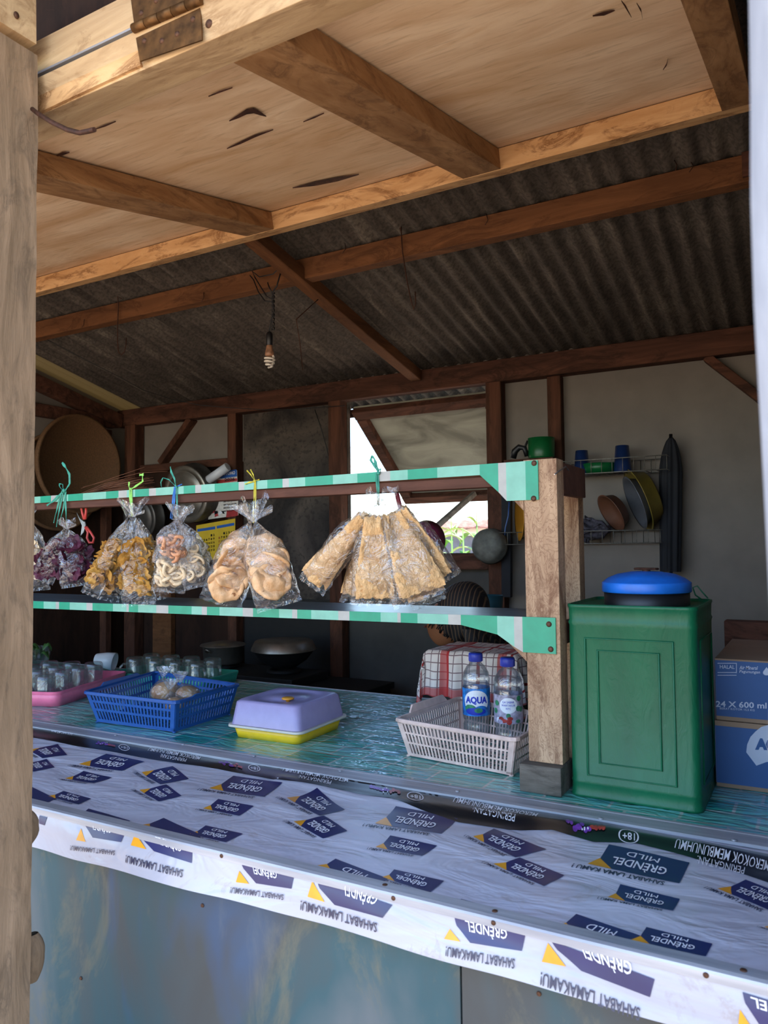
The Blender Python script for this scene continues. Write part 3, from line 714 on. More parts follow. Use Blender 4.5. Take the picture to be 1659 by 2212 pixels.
# black warning band
top = [(45, 1560), (300, 1598), (650, 1657), (900, 1703), (1100, 1744), (1400, 1796), (1700, 1853)]
bot = [(45, 1590), (100, 1597), (200, 1615), (340, 1640), (480, 1660), (600, 1684), (700, 1699), (781, 1717), (853, 1726), (940, 1755), (998, 1773), (1106, 1788), (1201, 1791), (1289, 1817), (1380, 1820), (1487, 1846), (1565, 1869), (1659, 1901), (1700, 1915)]
def ip(L, x):
    for (a, b_), (c, d) in zip(L, L[1:]):
        if x <= c: return b_+(d-b_)*(x-a)/(c-a)
    return L[-1][1]
def band(u, v):
    x = 45+1655*u; return onb(x-8*v, ip(top, x)-4+(ip(bot, x)+4-ip(top, x))*v, OF1)
surf(bm, 260, 8, band, 5)
for (x, y), L, sl, hh in (((183, 1585), 90, .17, 8), ((434, 1640), 112, .17, 9.5), ((755, 1690), 142, .18, 11.5), ((1163, 1768), 182, .20, 15), ((1665, 1877), 205, .24, 21)):
    k_ = hh
    write(bm, 'MEROKOK MEMBUNUHMU', lambda u, v: onb(x-L*u-3*v, y-L*u*sl-k_*.55+k_*.8*v-2, OF2), 3, .004, .2)
    write(bm, 'PERINGATAN:', lambda u, v: onb(x-L*.27-L*.50*u-3*v, y-L*(.27+.50*u)*sl+k_*.42+k_*.75*v-1, OF2), 3, .004)
def blob(cx, cy, rx_, ry_, mi, off, n=9):
    c0 = bm.verts.new(onb(cx, cy, off)); r_ = [bm.verts.new(onb(cx+rx_*math.cos(2*PI*k/n)*R.uniform(.75, 1.1), cy+ry_*math.sin(2*PI*k/n)*R.uniform(.75, 1.1)+rx_*math.cos(2*PI*k/n)*.18, off)) for k in range(n)]
    for k in range(n): bm.faces.new((c0, r_[k], r_[(k+1) % n])).material_index = mi
for x, y, s in ((228, 1607, 9), (498, 1651, 11), (832, 1709, 14), (1265, 1791, 18)):
    for i in range(11):
        a = i/10*2-1; blob(x+a*s*2.1, y+a*s*.36+R.uniform(-.35, .35)*s, s*R.uniform(.25, .42), s*R.uniform(.2, .36), 6 if a < .25 else 7, OF2+.0001*i, 8)
    for i in range(4): blob(x+R.uniform(-1.4, .4)*s, y+R.uniform(-.3, .3)*s, s*.12, s*.12, 3, OF2+.0014, 6)
for x, y, s in ((268, 1615, 12), (549, 1659, 13), (897, 1722, 18), (1358, 1808, 22)):
    for k in range(40):
        pts = [(x+r_*s*math.cos(a), y+r_*s*.62*math.sin(a)+r_*s*math.cos(a)*.14) for r_, a in ((1, 2*PI*k/40), (1, 2*PI*(k+1)/40), (.87, 2*PI*(k+1)/40), (.87, 2*PI*k/40))]
        bm.faces.new([bm.verts.new(onb(*q_, OF2)) for q_ in pts]).material_index = 3
    write(bm, '18+', lambda u, v: onb(x+s*.62-u*s*1.22, y-s*.25+v*s*.55+(.5-u)*s*.2, OF2+.0004), 3, .01)
PR = [M_banner, M_navy, M_orange, M_white_ink, M_inkdark, M_band, M_purplep, M_redp]
tag(obj('printed_banner', bm, PR), 'white banner sheet printed with upside-down navy logos, tacked flat on the front ledge', 'banner')
# hanging skirt of the banner
def sk(x, z):   # y of the hanging sheet
    d = max(0, .89-z)
    return YO-.004-.10*d*d*4-(.005*noise.noise(V((x*5, z*12, 4)))+.003*math.sin(x*9+z*30)+.003)*min(1, d*40)-d*.12
def ons(px, py, off):
    p = at(px, py, 'y', 1.134); z = min(.902, p.z); return V((p.x, sk(p.x, z)-off, z))
bm = B()
def skf(u, v):
    x = -3.4+3.9*u; z = .899-(.079+.006*math.sin(x*2.3)+.004*noise.noise(V((x*6, 0, 0))))*v; return V((x, sk(x, z), z))
surf(bm, 420, 14, skf, 0)
def skflag(c, t0, sah, tip, txt='GR\u00c8NDEL', ty=(.1, .62), tx=(.68, .5)):
    q = lambda s, t, o: ons(*bil(c, s, t), o)
    surf(bm, 16, 8, lambda u, v: q((0 if v < .35 else (v-.35)*.28)*(1-u)+u, v, OF1), 1)
    bm.faces.new([bm.verts.new(ons(x, y, OF1*.9)) for x, y in tip]).material_index = 2
    if txt: write(bm, txt, lambda u, v: q(tx[0]-u*tx[1], ty[0]+(ty[1]-ty[0])*v, OF2), 3, .012)
    if sah:
        (x0, y0), (x1, y1), h_ = sah
        write(bm, 'SAHABAT LAMAKAMU!', lambda u, v: ons(x0+(x1-x0)*u, y0+(y1-y0)*u+h_*v, OF2), 4, .012)
skflag(c1((352, 640), (603, 695), (590, 770), (385, 735)), 0, (c1((565, 815))[0], c1((298, 785))[0], 10), c1((345, 690), (385, 765), (328, 755)))
skflag(c1((680, 722), (1003, 830), (1010, 895), (735, 808)), 0, (c1((972, 928))[0], c1((632, 840))[0], 16), c1((662, 722), (740, 812), (648, 788)), 'GR\u00c8NDEL', (-.3, .5), (.8, .45))
skflag(c1((1290, 885), (1612, 968), (1605, 1048), (1345, 1010)), 0, (c1((1562, 1080))[0], c1((1248, 1035))[0], 12), c1((1288, 945), (1350, 1020), (1272, 1010)))
skflag(c2((225, 724), (682, 872), (635, 940), (280, 850)), 0, (c2((605, 968))[0], c2((145, 838))[0], 20), c2((200, 730), (285, 850), (182, 818)), 'GR\u00c8NDEL', (-.35, .5), (.8, .45))
skflag(c2((1050, 945), (1475, 1050), (1460, 1142), (1090, 1075)), 0, (c2((1425, 1180))[0], c2((1020, 1100))[0], 20), c2((1030, 1010), (1100, 1080), (1003, 1062)), ty=(.0, .65), tx=(.75, .6))
skflag(c3((265, 992), (932, 1232), (905, 1340), (365, 1140)), 0, (c3((845, 1400))[0], c3((212, 1170))[0], 26), c3((245, 1005), (365, 1148), (212, 1115)), 'GR\u00c8NDEL', (-.45, .42), (.78, .5))
skflag(c3((1495, 1320), (1900, 1440), (1880, 1600), (1540, 1490)), 0, None, c3((1480, 1420), (1560, 1540), (1470, 1520)), ty=(.05, .5), tx=(1.3, 1.18))
skflag([(84, 1762), (100, 1766), (98, 1782), (84, 1778)], 0, None, [(70, 1770), (84, 1780), (70, 1778)], None)
tag(obj('hanging_banner', bm, [M_skirt]+PR[1:]), 'strip of white printed banner hanging down below the front edge of the ledge', 'banner')
# aluminium trims
def screws(bmx, pts, ax, v, nrm):
    pass
ti = thing('edge_trim', 'flat aluminium strip screwed between the counter and the banner', 'trim', (-1.9, 1.67, .899))
bm = B()
prof = [(YI0, .897), (YI0, .9035), (YI0+.012, .9045), (YI0+.014, .9035), (YI0+.050, .9035), (YI0+.052, .9048), (YI1-.003, .9045), (YI1, .9005), (YI1, .897)]
xs_ = [-3.55+i*.08 for i in range(51)]
rows = [[bm.verts.new((x, y, z+.0012*noise.noise(V((x*2, 0, 0))))) for y, z in prof] for x in xs_]
for a, b_ in zip(rows, rows[1:]):
    for i in range(len(prof)-1): bm.faces.new((a[i], a[i+1], b_[i+1], b_[i]))
obj('strip', bm, M_alu, ti)
for px, py in ((250, 1588), (396, 1608), (549, 1633), (735, 1665), (988, 1709), (1298, 1768), (1586, 1815)):
    p = at(px, py, 'z', .905); bm = B(); lathe(bm, [(.005, 0), (.0045, .0016), (.001, .002)], (p.x, p.y, .9045), 12, cap1=True); obj('screw', bm, M_alu, ti)
to = thing('edge_trim', 'aluminium angle strip along the outer front edge of the ledge', 'trim', (-1.9, YO, .88))
bm = B()
prof = [(YO+.024, .8985), (YO+.024, .9055), (YO+.001, .9055), (YO-.005, .9035), (YO-.0065, .9), (YO-.0068, .8895), (YO-.003, .8895)]
rows = [[bm.verts.new((x, y, z+.0008*noise.noise(V((x*2, 5, 0))))) for y, z in prof] for x in xs_]
for a, b_ in zip(rows, rows[1:]):
    for i in range(len(prof)-1): bm.faces.new((a[i], a[i+1], b_[i+1], b_[i]))
obj('strip', bm, M_alu, to)
for px, py, top_ in ((479, 1846, 0), (850, 1934, 0), (1066, 1988, 0), (1525, 2105, 0), (832, 1912, 1), (1067, 1971, 1), (1605, 2104, 1)):
    bm = B()
    if top_: p = at(px, py, 'z', .905); lathe(bm, [(.005, 0), (.0042, .0016), (.001, .002)], (p.x, YO+.012, .9052), 12, cap1=True)
    else: p = at(px, py, 'y', YO-.006); lathe(bm, [(.004, 0), (.0036, .0012), (.001, .0016)], (p.x, YO-.0066, .8965), 12, M=Matrix.Rotation(PI/2, 3, 'X'), cap1=True)
    obj('screw', bm, M_screw, to)

# ------------------------------------------------------------------ shelf rack on the counter
rk = thing('shelf_rack', 'two-tier wooden shelf rack with green vinyl edging standing on the counter', 'shelf', (-1.6, 1.93, .9))
YS = 1.775
PX0, PX1 = -.617, -.535
bm = B(); box(bm, PX0, PX1, YS, YS+.055, .966, 1.682, bev=.002); obj('post', bm, M_shelfpost, rk)
bm = B(); box(bm, -.632, -.532, 1.748, 1.855, .9, .965, bev=.004); obj('base_block', bm, M_block, rk)
bm = B(); box(bm, -.615, -.558, 2.04, 2.09, .9, 1.665, bev=.002); obj('post', bm, M_shelfpost, rk)
bm = B(); box(bm, -.560, -.535, 1.832, 2.03, 1.60, 1.676, bev=.002); obj('end_rail', bm, M_shelfwood, rk)
bm = B(); box(bm, -.560, -.535, 1.832, 2.03, 1.24, 1.29, bev=.002); obj('end_rail', bm, M_shelfwood, rk)
bm = B(); box(bm, -.533, -.508, 1.80, 2.1, 1.40, 1.655, bev=.002)
bm.free()
for x in (-3.15,):
    bm = B(); box(bm, x-.04, x+.04, YS, YS+.055, .9, 1.66, bev=.002); obj('post', bm, M_shelfpost, rk)
    bm = B(); box(bm, x-.04, x+.04, 2.04, 2.09, .9, 1.66, bev=.002); obj('post', bm, M_shelfpost, rk)
up_ = None
bm = B(); box(bm, -3.2, PX0-.002, YS+.006, YS+.05, 1.622, 1.648, bev=.002); obj('front_rail', bm, M_shelfwood, rk)
bm = B(); box(bm, -3.2, -.617, YS+.01, YS+.31, 1.6485, 1.664, bev=.001)
us = obj('upper_board', bm, M_shelfwood, rk)
bm = B(); box(bm, -3.2, PX0-.002, YS+.006, 2.10, 1.280, 1.297, bev=.001)
ls = obj('lower_board', bm, M_shelftop, rk)
def strip(name, board, px_segs, ztop, zbot, ends, screwpts):
    bm = B(); y0, y1 = YS-.0045, YS-.0005
    xsx = [(at(px, 1150, 'y', YS).x, c) for px, c in px_segs]
    for (xa, c), (xb, _) in zip(xsx, xsx[1:]):
        n = max(1, int((xb-xa)/.1)+1)
        for k in range(n):
            a, b_ = xa+(xb-xa)*k/n, xa+(xb-xa)*(k+1)/n
            za0, za1, zb0, zb1 = zbot(a), ztop(a), zbot(b_), ztop(b_)
            if k == 0 and c == 0 and (xb-xa) < .07 : pass
            prism(bm, [(a, y0, za0), (b_, y0, zb0), (b_, y0, zb1), (a, y0, za1)], (0, y1-y0, 0), c)
    o = obj(name, bm, [M_emer, M_mint, M_greyv], board)
    for px, py in screwpts:
        p = at(px, py, 'y', YS); bm = B(); lathe(bm, [(.0068, 0), (.0062, .0022), (.002, .0034)], (p.x, y0, p.z), 16, M=Matrix.Rotation(PI/2, 3, 'X'), cap1=True); obj('screw', bm, M_screw, o)
E_, Mn, G_ = 0, 1, 2
up_segs = [(-130, Mn), (-60, E_), (0, Mn), (69, Mn), (89, E_), (112, G_), (122, Mn), (149, E_), (181, Mn), (231, E_), (258, G_), (276, Mn), (294, E_), (324, G_), (339, Mn), (399, E_), (424, G_), (437, Mn), (466, E_), (518, G_), (530, Mn), (580, E_), (613, G_), (627, Mn), (662, E_), (722, Mn), (775, E_), (822, G_), (846, Mn), (884, E_), (948, Mn), (1010, Mn), (1040, E_), (1080, G_), (1097, Mn), (1139, E_), (1166, E_)]
lo_segs = [(-130, Mn), (-60, E_), (0, Mn), (68, E_), (98, Mn), (124, G_), (131, E_), (154, Mn), (190, G_), (203, E_), (247, Mn), (276, G_), (281, E_), (301, Mn), (340, G_), (366, E_), (416, Mn), (438, G_), (449, E_), (476, Mn), (526, G_), (548, E_), (604, Mn), (632, G_), (643, E_), (673, Mn), (731, G_), (755, E_), (822, Mn), (858, G_), (865, E_), (901, Mn), (967, G_), (994, E_), (1072, Mn), (1108, G_), (1126, E_), (1197, E_)]
def zt_u(x): return 1.668+(x+2.43)*.006
def pl(x, xs0, xs1, z0, z1): return z0 if x < xs0 else (z1 if x > xs1 else z0+(z1-z0)*(x-xs0)/(xs1-xs0))
def zb_u(x):
    x1, x2 = at(1045, 1030, 'y', YS).x, at(1095, 1085, 'y', YS).x
    return pl(x, x1, x2, 1.645+(x+2.43)*.004, 1.585)
def zt_l(x): return 1.297+(x+2.43)*.005
def zb_l(x):
    x1, x2 = at(1050, 1350, 'y', YS).x, at(1128, 1418, 'y', YS).x
    return pl(x, x1, x2, 1.272+(x+2.43)*.005, 1.222)
strip('edge_strip', us, up_segs, zt_u, zb_u, None, ((1155, 1001), (1154, 1077)))
strip('edge_strip', ls, lo_segs, zt_l, zb_l, None, ((1187, 1348), (1191, 1402)))
# wooden gusset showing under the vinyl
for y, z in ((1085, 1.6), (1418, 1.24)):
    bm = B(); p = at(1100, y, 'y', YS); x0_ = p.x; prism(bm, [(x0_-.03, YS, z+.03), (PX0-.001, YS, z+.03), (PX0-.001, YS, z-.04), ], (0, .012, 0)); obj('gusset', bm, M_shelfpost, rk)
bm = B(); a = at(1200, 1010, 'x', PX1+.002); tube(bm, [at(1198, 1025, 'x', -.53), at(1210, 1016, 'x', -.53), at(1222, 1008, 'x', -.528), at(1228, 1016, 'x', -.525)], .0015, 6); obj('bent_nail', bm, M_steel, rk)


# ------------------------------------------------------------------ hanging bulb, hooks, wires
def P(px, py, y): return at(px, py, 'y', y)
YL = 2.60
bl = thing('hanging_bulb', 'unlit spiral bulb in a black socket hanging on a twisted black cord', 'light bulb', P(582, 715, YL))
bm = B(); tube(bm, [P(603, 560, YL+.03), P(606, 590, YL+.01), P(598, 618, YL), P(588, 632, YL), P(590, 655, YL), P(592, 672, YL), P(586, 690, YL), P(583, 702, YL), P(582, 716, YL)], .0032, 8)
k0 = [P(590-3*math.cos(i*1.1), 632+i*3.4, YL+.004*math.sin(i*1.1)) for i in range(25)]; tube(bm, k0, .0028, 6)
k0 = [P(590+3*math.cos(i*1.1), 632+i*3.4, YL-.004*math.sin(i*1.1)) for i in range(25)]; tube(bm, k0, .0028, 6)
tube(bm, [P(590, 652, YL), P(572, 650, YL), P(558, 630, YL), P(548, 605, YL+.02), P(540, 595, YL+.03)], .0025, 6)
tube(bm, [P(590, 648, YL), P(576, 640, YL), P(562, 618, YL), P(550, 598, YL+.02), P(545, 586, YL+.03), P(560, 598, YL+.02), P(590, 592, YL+.01), P(612, 570, YL+.03), P(617, 556, YL+.03)], .0025, 6)
tube(bm, [P(578, 610, YL), P(582, 622, YL), P(588, 632, YL)], .0025, 6)
obj('cord', bm, M_blackw, bl)
c = P(582, 716, YL); sc_ = (P(582, 755, YL)-P(582, 716, YL)).length/39   # metres per pixel
bm = B(); lathe(bm, [(.002, 0), (.010, -.004), (.0145, -.012), (.0145, -30*sc_), (.0135, -30.5*sc_)], c, 24, cap0=True, cap1=True); obj('socket', bm, M_black, bl)
M_ballast = plain('burnt_ballast', '#a07458', .5, 0, .3, 40, 0)
bm = B(); lathe(bm, [(.013, -30.5*sc_), (.0145, -38*sc_), (.019, -46*sc_), (.020, -52*sc_), (.012, -54*sc_)], c, 24, cap1=True); obj('ballast', bm, M_ballast, bl)
M_cfl = plain('fluorescent_tube', '#e2d8cc', .3, 0, .03, 20, 0)
bm = B(); pts = []
for i in range(121):
    t = i/120; a = t*2*PI*3.6; rr = .0205*pw(math.sin(PI*(.28+.70*t)),.6); pts.append(c+V((rr*math.cos(a), rr*math.sin(a), -(54+24*t)*sc_)))
tube(bm, pts, .0042, 8); obj('spiral_tube', bm, M_cfl, bl)
def wire_thing(name, label, cat, pts, r, m=None, group=None):
    bm = B(); tube(bm, pts, r, 6); return tag(obj(name, bm, m or M_rust2), label, cat, group)
wire_thing('wire_hook', 'long wire hook hanging from the purlin, left of the bulb', 'hook', [P(262, 645, 2.655), P(254, 640, 2.655), P(256, 660, 2.655), P(254, 700, 2.655), P(254, 740, 2.655), P(256, 760, 2.655), P(262, 767, 2.655), P(269, 760, 2.655), P(272, 745, 2.655), P(273, 730, 2.655)], .0028)
wire_thing('wire_hook', 'long wire hook hanging from the purlin, right of the bulb', 'hook', [P(866, 500, 2.655), P(862, 489, 2.655), P(866, 487, 2.655), P(869, 540, 2.655), P(878, 600, 2.655), P(888, 650, 2.655), P(894, 668, 2.655), P(898, 655, 2.655), P(897, 630, 2.655)], .0024)
def onraf(py):
    best = None
    for i in range(200):
        y = 1.6+i*.01; f_ = (y-1.3)/(3.76-1.3); q_ = V((rb.x+.03+(ra.x-rb.x-.01)*f_, y, roofz(y)-.125+.07*f_-.028)); d_ = q_-CP; z_ = d_.dot(FW); py_ = H/2-FPX*d_.dot(UP)/z_
        if best is None or abs(py_-py) < best[0]: best = (abs(py_-py), q_)
    return best[1]
wire_thing('hanging_wire', 'thin straight wire hanging below the rafter, right of the bulb', 'wire', [onraf(648)+V((0, 0, .01)), P(640, 690, 2.66), P(648, 740, 2.7), P(654, 800, 2.75)], .0022)
wire_thing('electric_wire', 'thin black electric wire sagging along the roof to the wall plate', 'wire', [P(78, 722, 2.75), P(130, 748, 2.85), P(200, 785, 2.98), P(260, 815, 3.1), P(310, 843, 3.2), P(370, 862, 3.35), P(430, 875, 3.45), P(500, 881, 3.55), P(570, 885, 3.65), P(640, 884, 3.74), P(745, 876, 3.755)], .0022, M_blackw)
wire_thing('electric_wire', 'thin dark wire hanging in front of the sooty board', 'wire', [P(680, 885, 3.77), P(692, 920, 3.8), P(705, 965, 3.82), P(715, 1010, 3.82), P(720, 1060, 3.82), P(712, 1100, 3.82), P(722, 1135, 3.82)], .003, M_blackw)
for i, (x, y) in enumerate(((745, 525), (1050, 462), (1455, 343), (1490, 345), (440, 632), (182, 690))):
    p = P(x, y, 2.667); wire_thing('nail', 'bent rusty nail sticking out of the purlin', 'nail', [p, p+V((.012, -.012, -.03)), p+V((.004*(i % 3), -.02, -.05))], .0016, M_rust2, 'bent nails in the purlin')

# ------------------------------------------------------------------ bags of crackers
def frame(T, E_):
    a = (E_-T).normalized(); m = (T+E_)/2; n = (CP-m); n = (n-a*n.dot(a)).normalized(); s = n.cross(a).normalized()
    if s.x < 0: s = -s
    return a, s, n
def make_bag(label, Tp, Ep, w, th, y, content, fm=M_film, ye=None, flare=1., group=None, seed=0, seam=.012):
    """Tp, Ep = tie and bottom-centre (photo pixels), w/th = width/thickness in metres"""
    T, E_ = P(*Tp, y), P(*Ep, ye if ye is not None else y); L = (E_-T).length; a, s, n = frame(T, E_)
    rt = thing('bag_of_crackers', label, 'snack bag', T, group)
    def hw(t):
        if t < .45: return w/2*(.07+.93*pw(math.sin(PI/2*t/.45),1.15))
        return w/2*(1+.04*(t-.45)/.55)
    def ht(t): return th/2*(.10+.90*math.sin(PI/2*min(1, t/.5)))*(1 if t < .7 else max(.03, pw(math.cos(PI/2*(t-.7)/.3),.6)))
    def f(u, t):
        b_ = 2*PI*u; cx, cz = math.cos(b_), math.sin(b_)
        ex = abs(cx)**.85*(1 if cx > 0 else -1); ez = abs(cz)**.8*(1 if cz > 0 else -1)
        p = T+a*(L*t)+s*(hw(t)*ex)+n*(ht(t)*ez)
        q = V((p.x*38, p.y*38, p.z*38+seed*3.1)); k = .0045*min(1, t*3+.2)
        d = noise.noise(q)*k+noise.noise(q*2.4)*k*.5
        return p+(s*cx+n*cz)*d+a*(noise.noise(q*.6)*.004)
    bm = B(); surf(bm, 36, 40, f, cu=True)
    # sealed seam at the bottom
    surf(bm, 14, 2, lambda u, v: T+a*(L*1.0+seam*v)+s*((2*u-1)*hw(1)*1.0)+n*(.003*math.sin(u*23+v*3+seed)))
    # gathered mouth flaring above the tie
    if flare:
        surf(bm, 40, 7, lambda u, v: T-a*(.052*flare*v*(.75+.45*noise.noise(V((u*6, seed, 1)))))+s*(math.cos(2*PI*u)*(.006+.034*flare*v**1.1))+n*((.004+.012*v)*math.sin(2*PI*u)+.006*v*math.sin(u*40+seed)), cu=True)
    obj('plastic_film', bm, fm, rt)
    content(rt, lambda x, z, t: T+a*(L*t)+s*x+n*z, L, w, th, (a, s, n), random.Random(seed+11))
    return rt
def sheetmesh(bm, c, ax, ay, az, w, h, th, rnd, fold=.0, mi=0):
    sd_ = rnd.uniform(0, 99); sk_ = rnd.uniform(-.12, .12)
    def f(sg):
        def g(u, v):
            x, y = (u-.5)*w*(.42+.58*min(1, v*1.25)), (v-.5)*h
            k = 1-max(0, abs(2*u-1)**12); k *= 1-max(0, abs(2*v-1)**12)
            x += w*.05*noise.noise(V((v*5, sd_, 3)))+w*.02*noise.noise(V((v*22, sd_, 3)))+sk_*y; y += h*.03*noise.noise(V((u*5, sd_, 8)))+h*.012*noise.noise(V((u*22, sd_, 8)))
            z = sg*th/2*max(.12, k)+fold*w*(abs(2*u-1)**1.6-.3)+.010*noise.noise(V((x*26, y*20, sd_)))+.0034*noise.noise(V((x*90, y*90, sd_)))+sg*.0016*noise.noise(V((x*260, y*260, sd_+sg)))
            return c+ax*x+ay*y+az*z
        return g
    surf(bm, 44, 64, f(1), mi); surf(bm, 44, 64, f(-1), mi, flip=True)
    bmesh.ops.remove_doubles(bm, verts=bm.verts, dist=.0001)
def c_sheets(k=3):
    def c(rt, pos, L, w, th, fr, rnd):
        a, s, n = fr
        for i in range(k):
            z = (i-(k-1)/2)*th/k*.75; tl = Matrix.Rotation(rnd.uniform(-.05, .05), 3, n); sw = Matrix.Rotation(rnd.uniform(-.25, .25), 3, a)
            bm = B(); sheetmesh(bm, pos(rnd.uniform(-.09, .09)*w, z, .53+rnd.uniform(-.02, .02)), sw @ (tl @ s), tl @ a, sw @ n, w*.86, L*.84, .010, rnd, rnd.uniform(-.10, .14))
            obj('cracker_sheet', bm, M_sheet, rt)
    return c
def c_round(k=4):
    def c(rt, pos, L, w, th, fr, rnd):
        a, s, n = fr
        for i in range(k):
            rr = w*rnd.uniform(.43, .48); cc = pos(rnd.uniform(-.05, .05)*w, rnd.uniform(-.1, .1)*th+(i-(k-1)/2)*th*.14, .36+.38*i/(k-1) if k > 1 else .65)
            q = Matrix.Rotation(rnd.uniform(-.5, .5), 3, s) @ Matrix.Rotation(rnd.uniform(-.6, .6), 3, a); sd_ = rnd.uniform(0, 99); cv = rnd.uniform(-.35, .35)
            bm = B()
            def f(sg):
                def g(u, v):
                    b_ = 2*PI*u; r_ = rr*v*(1+.28*noise.noise(V((math.cos(b_)*1.5, math.sin(b_)*1.5, sd_)))); x, y = r_*math.cos(b_), r_*math.sin(b_)
                    z = sg*.0075*math.sqrt(max(0, 1-v**6))+cv*x*x/rr+.026*noise.noise(V((x*20, y*20, sd_)))+.009*noise.noise(V((x*48, y*48, sd_)))
                    return cc+q @ (s*x+a*y+n*z)
                return g
            surf(bm, 40, 14, f(1), cu=True); surf(bm, 40, 14, f(-1), cu=True, flip=True)
            bmesh.ops.remove_doubles(bm, verts=bm.verts, dist=.0001); obj('cracker', bm, M_round, rt)
    return c
def c_chips(k=20, m=M_chip, size=.045, asp=.7, t0=.32, nm='chip'):
    def c(rt, pos, L, w, th, fr, rnd):
        a, s, n = fr
        for i in range(k):
            t = t0+(.86-t0)*(i+rnd.random())/k; lim = .36*min(1, t*1.5)
            cc = pos(rnd.uniform(-lim, lim)*w, rnd.uniform(-.25, .33)*th, t); sz = size*rnd.uniform(.95, 1.5)
            q = Matrix.Rotation(rnd.uniform(0, PI), 3, n) @ Matrix.Rotation(rnd.uniform(-.6, .6), 3, s) @ Matrix.Rotation(rnd.uniform(-.6, .6), 3, a); sd_ = rnd.uniform(0, 99)
            bm = B()
            def f(dz):
                def g(u, v):
                    b_ = 2*PI*u; r_ = sz/2*v*(1+.55*noise.noise(V((math.cos(b_)*2.1, math.sin(b_)*2.1, sd_)))); x, y = r_*math.cos(b_), r_*asp*math.sin(b_)
                    return cc+q @ (s*x+a*y+n*(dz+.009*noise.noise(V((x*60, y*60, sd_)))+.5*x*x/sz))
                return g
            surf(bm, 24, 6, f(.0006), cu=True); surf(bm, 24, 6, f(-.0006), cu=True, flip=True); obj(nm, bm, m, rt)
    return c
def c_rings(k=14, m=M_ring, R1=.017, r1=.0058, t0=.4, ring=True, nm='ring_cracker'):
    def c(rt, pos, L, w, th, fr, rnd):
        a, s, n = fr
        for i in range(k):
            t = t0+(.88-t0)*(i+rnd.random()*.8)/k; lim = .33*min(1, t*1.7)
            cc = pos(rnd.uniform(-lim, lim)*w, rnd.uniform(-.05, .38)*th, t); q = Matrix.Rotation(rnd.uniform(-.9, .9), 3, s) @ Matrix.Rotation(rnd.uniform(-.9, .9), 3, a) @ Matrix.Rotation(rnd.uniform(0, PI), 3, n)
            ex = rnd.uniform(.75, 1.3); rr = R1*rnd.uniform(.8, 1.15); bm = B()
            if ring: pts = [cc+q @ (s*(rr*math.cos(b_))+a*(rr*ex*math.sin(b_))+n*(.003*math.sin(2*b_))) for b_ in [2*PI*j/16 for j in range(16)]]; tube(bm, pts, r1, 8, closed=True)
            else: pts = [cc+q @ (s*(rr*math.cos(b_))+a*(rr*ex*math.sin(b_))+n*(.004*b_)) for b_ in [-.3+4.1*j/12 for j in range(13)]]; tube(bm, pts, [r1*(.5+.5*math.sin(PI*(j+.6)/13.2)) for j in range(13)], 8)
            obj(nm, bm, m, rt, smooth=True)
    return c
HB = 'bags of crackers hanging from the upper shelf'
Y0 = 1.735
# big rice-cracker sheets
make_bag('bag of big rice crackers slanting out to the left in the large bunch', (800, 1092), (676, 1262), .082, .055, Y0, c_sheets(3), seed=1, ye=1.76, flare=.8)
make_bag('low-hanging bag of big rice crackers behind the front middle one', (812, 1092), (768, 1298), .085, .05, 1.84, c_sheets(3), seed=2, flare=0)
make_bag('front middle bag of big rice crackers in the large bunch under the dark green loop', (815, 1090), (808, 1298), .115, .05, Y0-.01, c_sheets(3), seed=3, ye=1.745, flare=.35)
make_bag('front right bag of big rice crackers in the large bunch', (835, 1088), (905, 1290), .138, .055, Y0+.03, c_sheets(3), seed=4, ye=1.78, flare=0)
make_bag('bag of big rice crackers at the far right edge of the large bunch', (850, 1082), (962, 1248), .088, .05, Y0+.03, c_sheets(3), seed=5, ye=1.86, flare=.8)
make_bag('low rear bag of rice crackers in the large bunch, just above the person', (845, 1100), (925, 1298), .095, .04, 1.88, c_sheets(2), seed=6, flare=0)
# round crackers
make_bag('left bag of round puffy crackers on the yellow string', (540, 1128), (477, 1300), .125, .075, Y0+.02, c_round(7), seed=7, flare=1.3, ye=1.78)
make_bag('right bag of round puffy crackers on the yellow string', (552, 1128), (602, 1302), .125, .075, Y0, c_round(7), seed=8, flare=1.5, ye=1.75)
# rings and pink curls
make_bag('upper bag of pinkish curled crackers on the blue string', (383, 1122), (366, 1212), .098, .06, Y0-.02, c_rings(26, M_pink, .012, .0062, .42, False, 'curl_cracker'), M_film2, seed=9, flare=1.1)
make_bag('bag of white ring crackers hanging below the pinkish curls', (378, 1150), (364, 1272), .098, .055, Y0+.01, c_rings(22, t0=.5), seed=10, flare=0)
make_bag('bag of thin ring crackers to the right of the pinkish curls', (392, 1130), (424, 1262), .075, .05, Y0+.05, c_rings(24, R1=.016, r1=.0045, t0=.45), M_film2, seed=12, flare=.6)
make_bag('rear bag of curled crackers behind the ring crackers, next to the calendar', (398, 1130), (448, 1238), .06, .04, Y0+.12, c_rings(14, R1=.016, r1=.0045, t0=.45), seed=13, flare=0)
# yellow chips
make_bag('bag of golden fried chips slanting out to the left on the light green string', (276, 1118), (196, 1280), .058, .05, Y0+.02, c_chips(32, size=.044), seed=14, flare=1.)
make_bag('dark golden bag of chips behind the front one on the light green string', (283, 1118), (236, 1292), .065, .045, Y0+.10, c_chips(20, size=.045), seed=15, flare=0)
make_bag('front bag of golden fried chips on the light green string', (290, 1115), (300, 1300), .098, .055, Y0-.005, c_chips(46, size=.05), seed=16, flare=1.3)
make_bag('rear right bag of golden chips in the light green bunch, behind the ring crackers', (300, 1120), (338, 1290), .075, .045, Y0+.13, c_chips(20, size=.05), seed=17, flare=0)
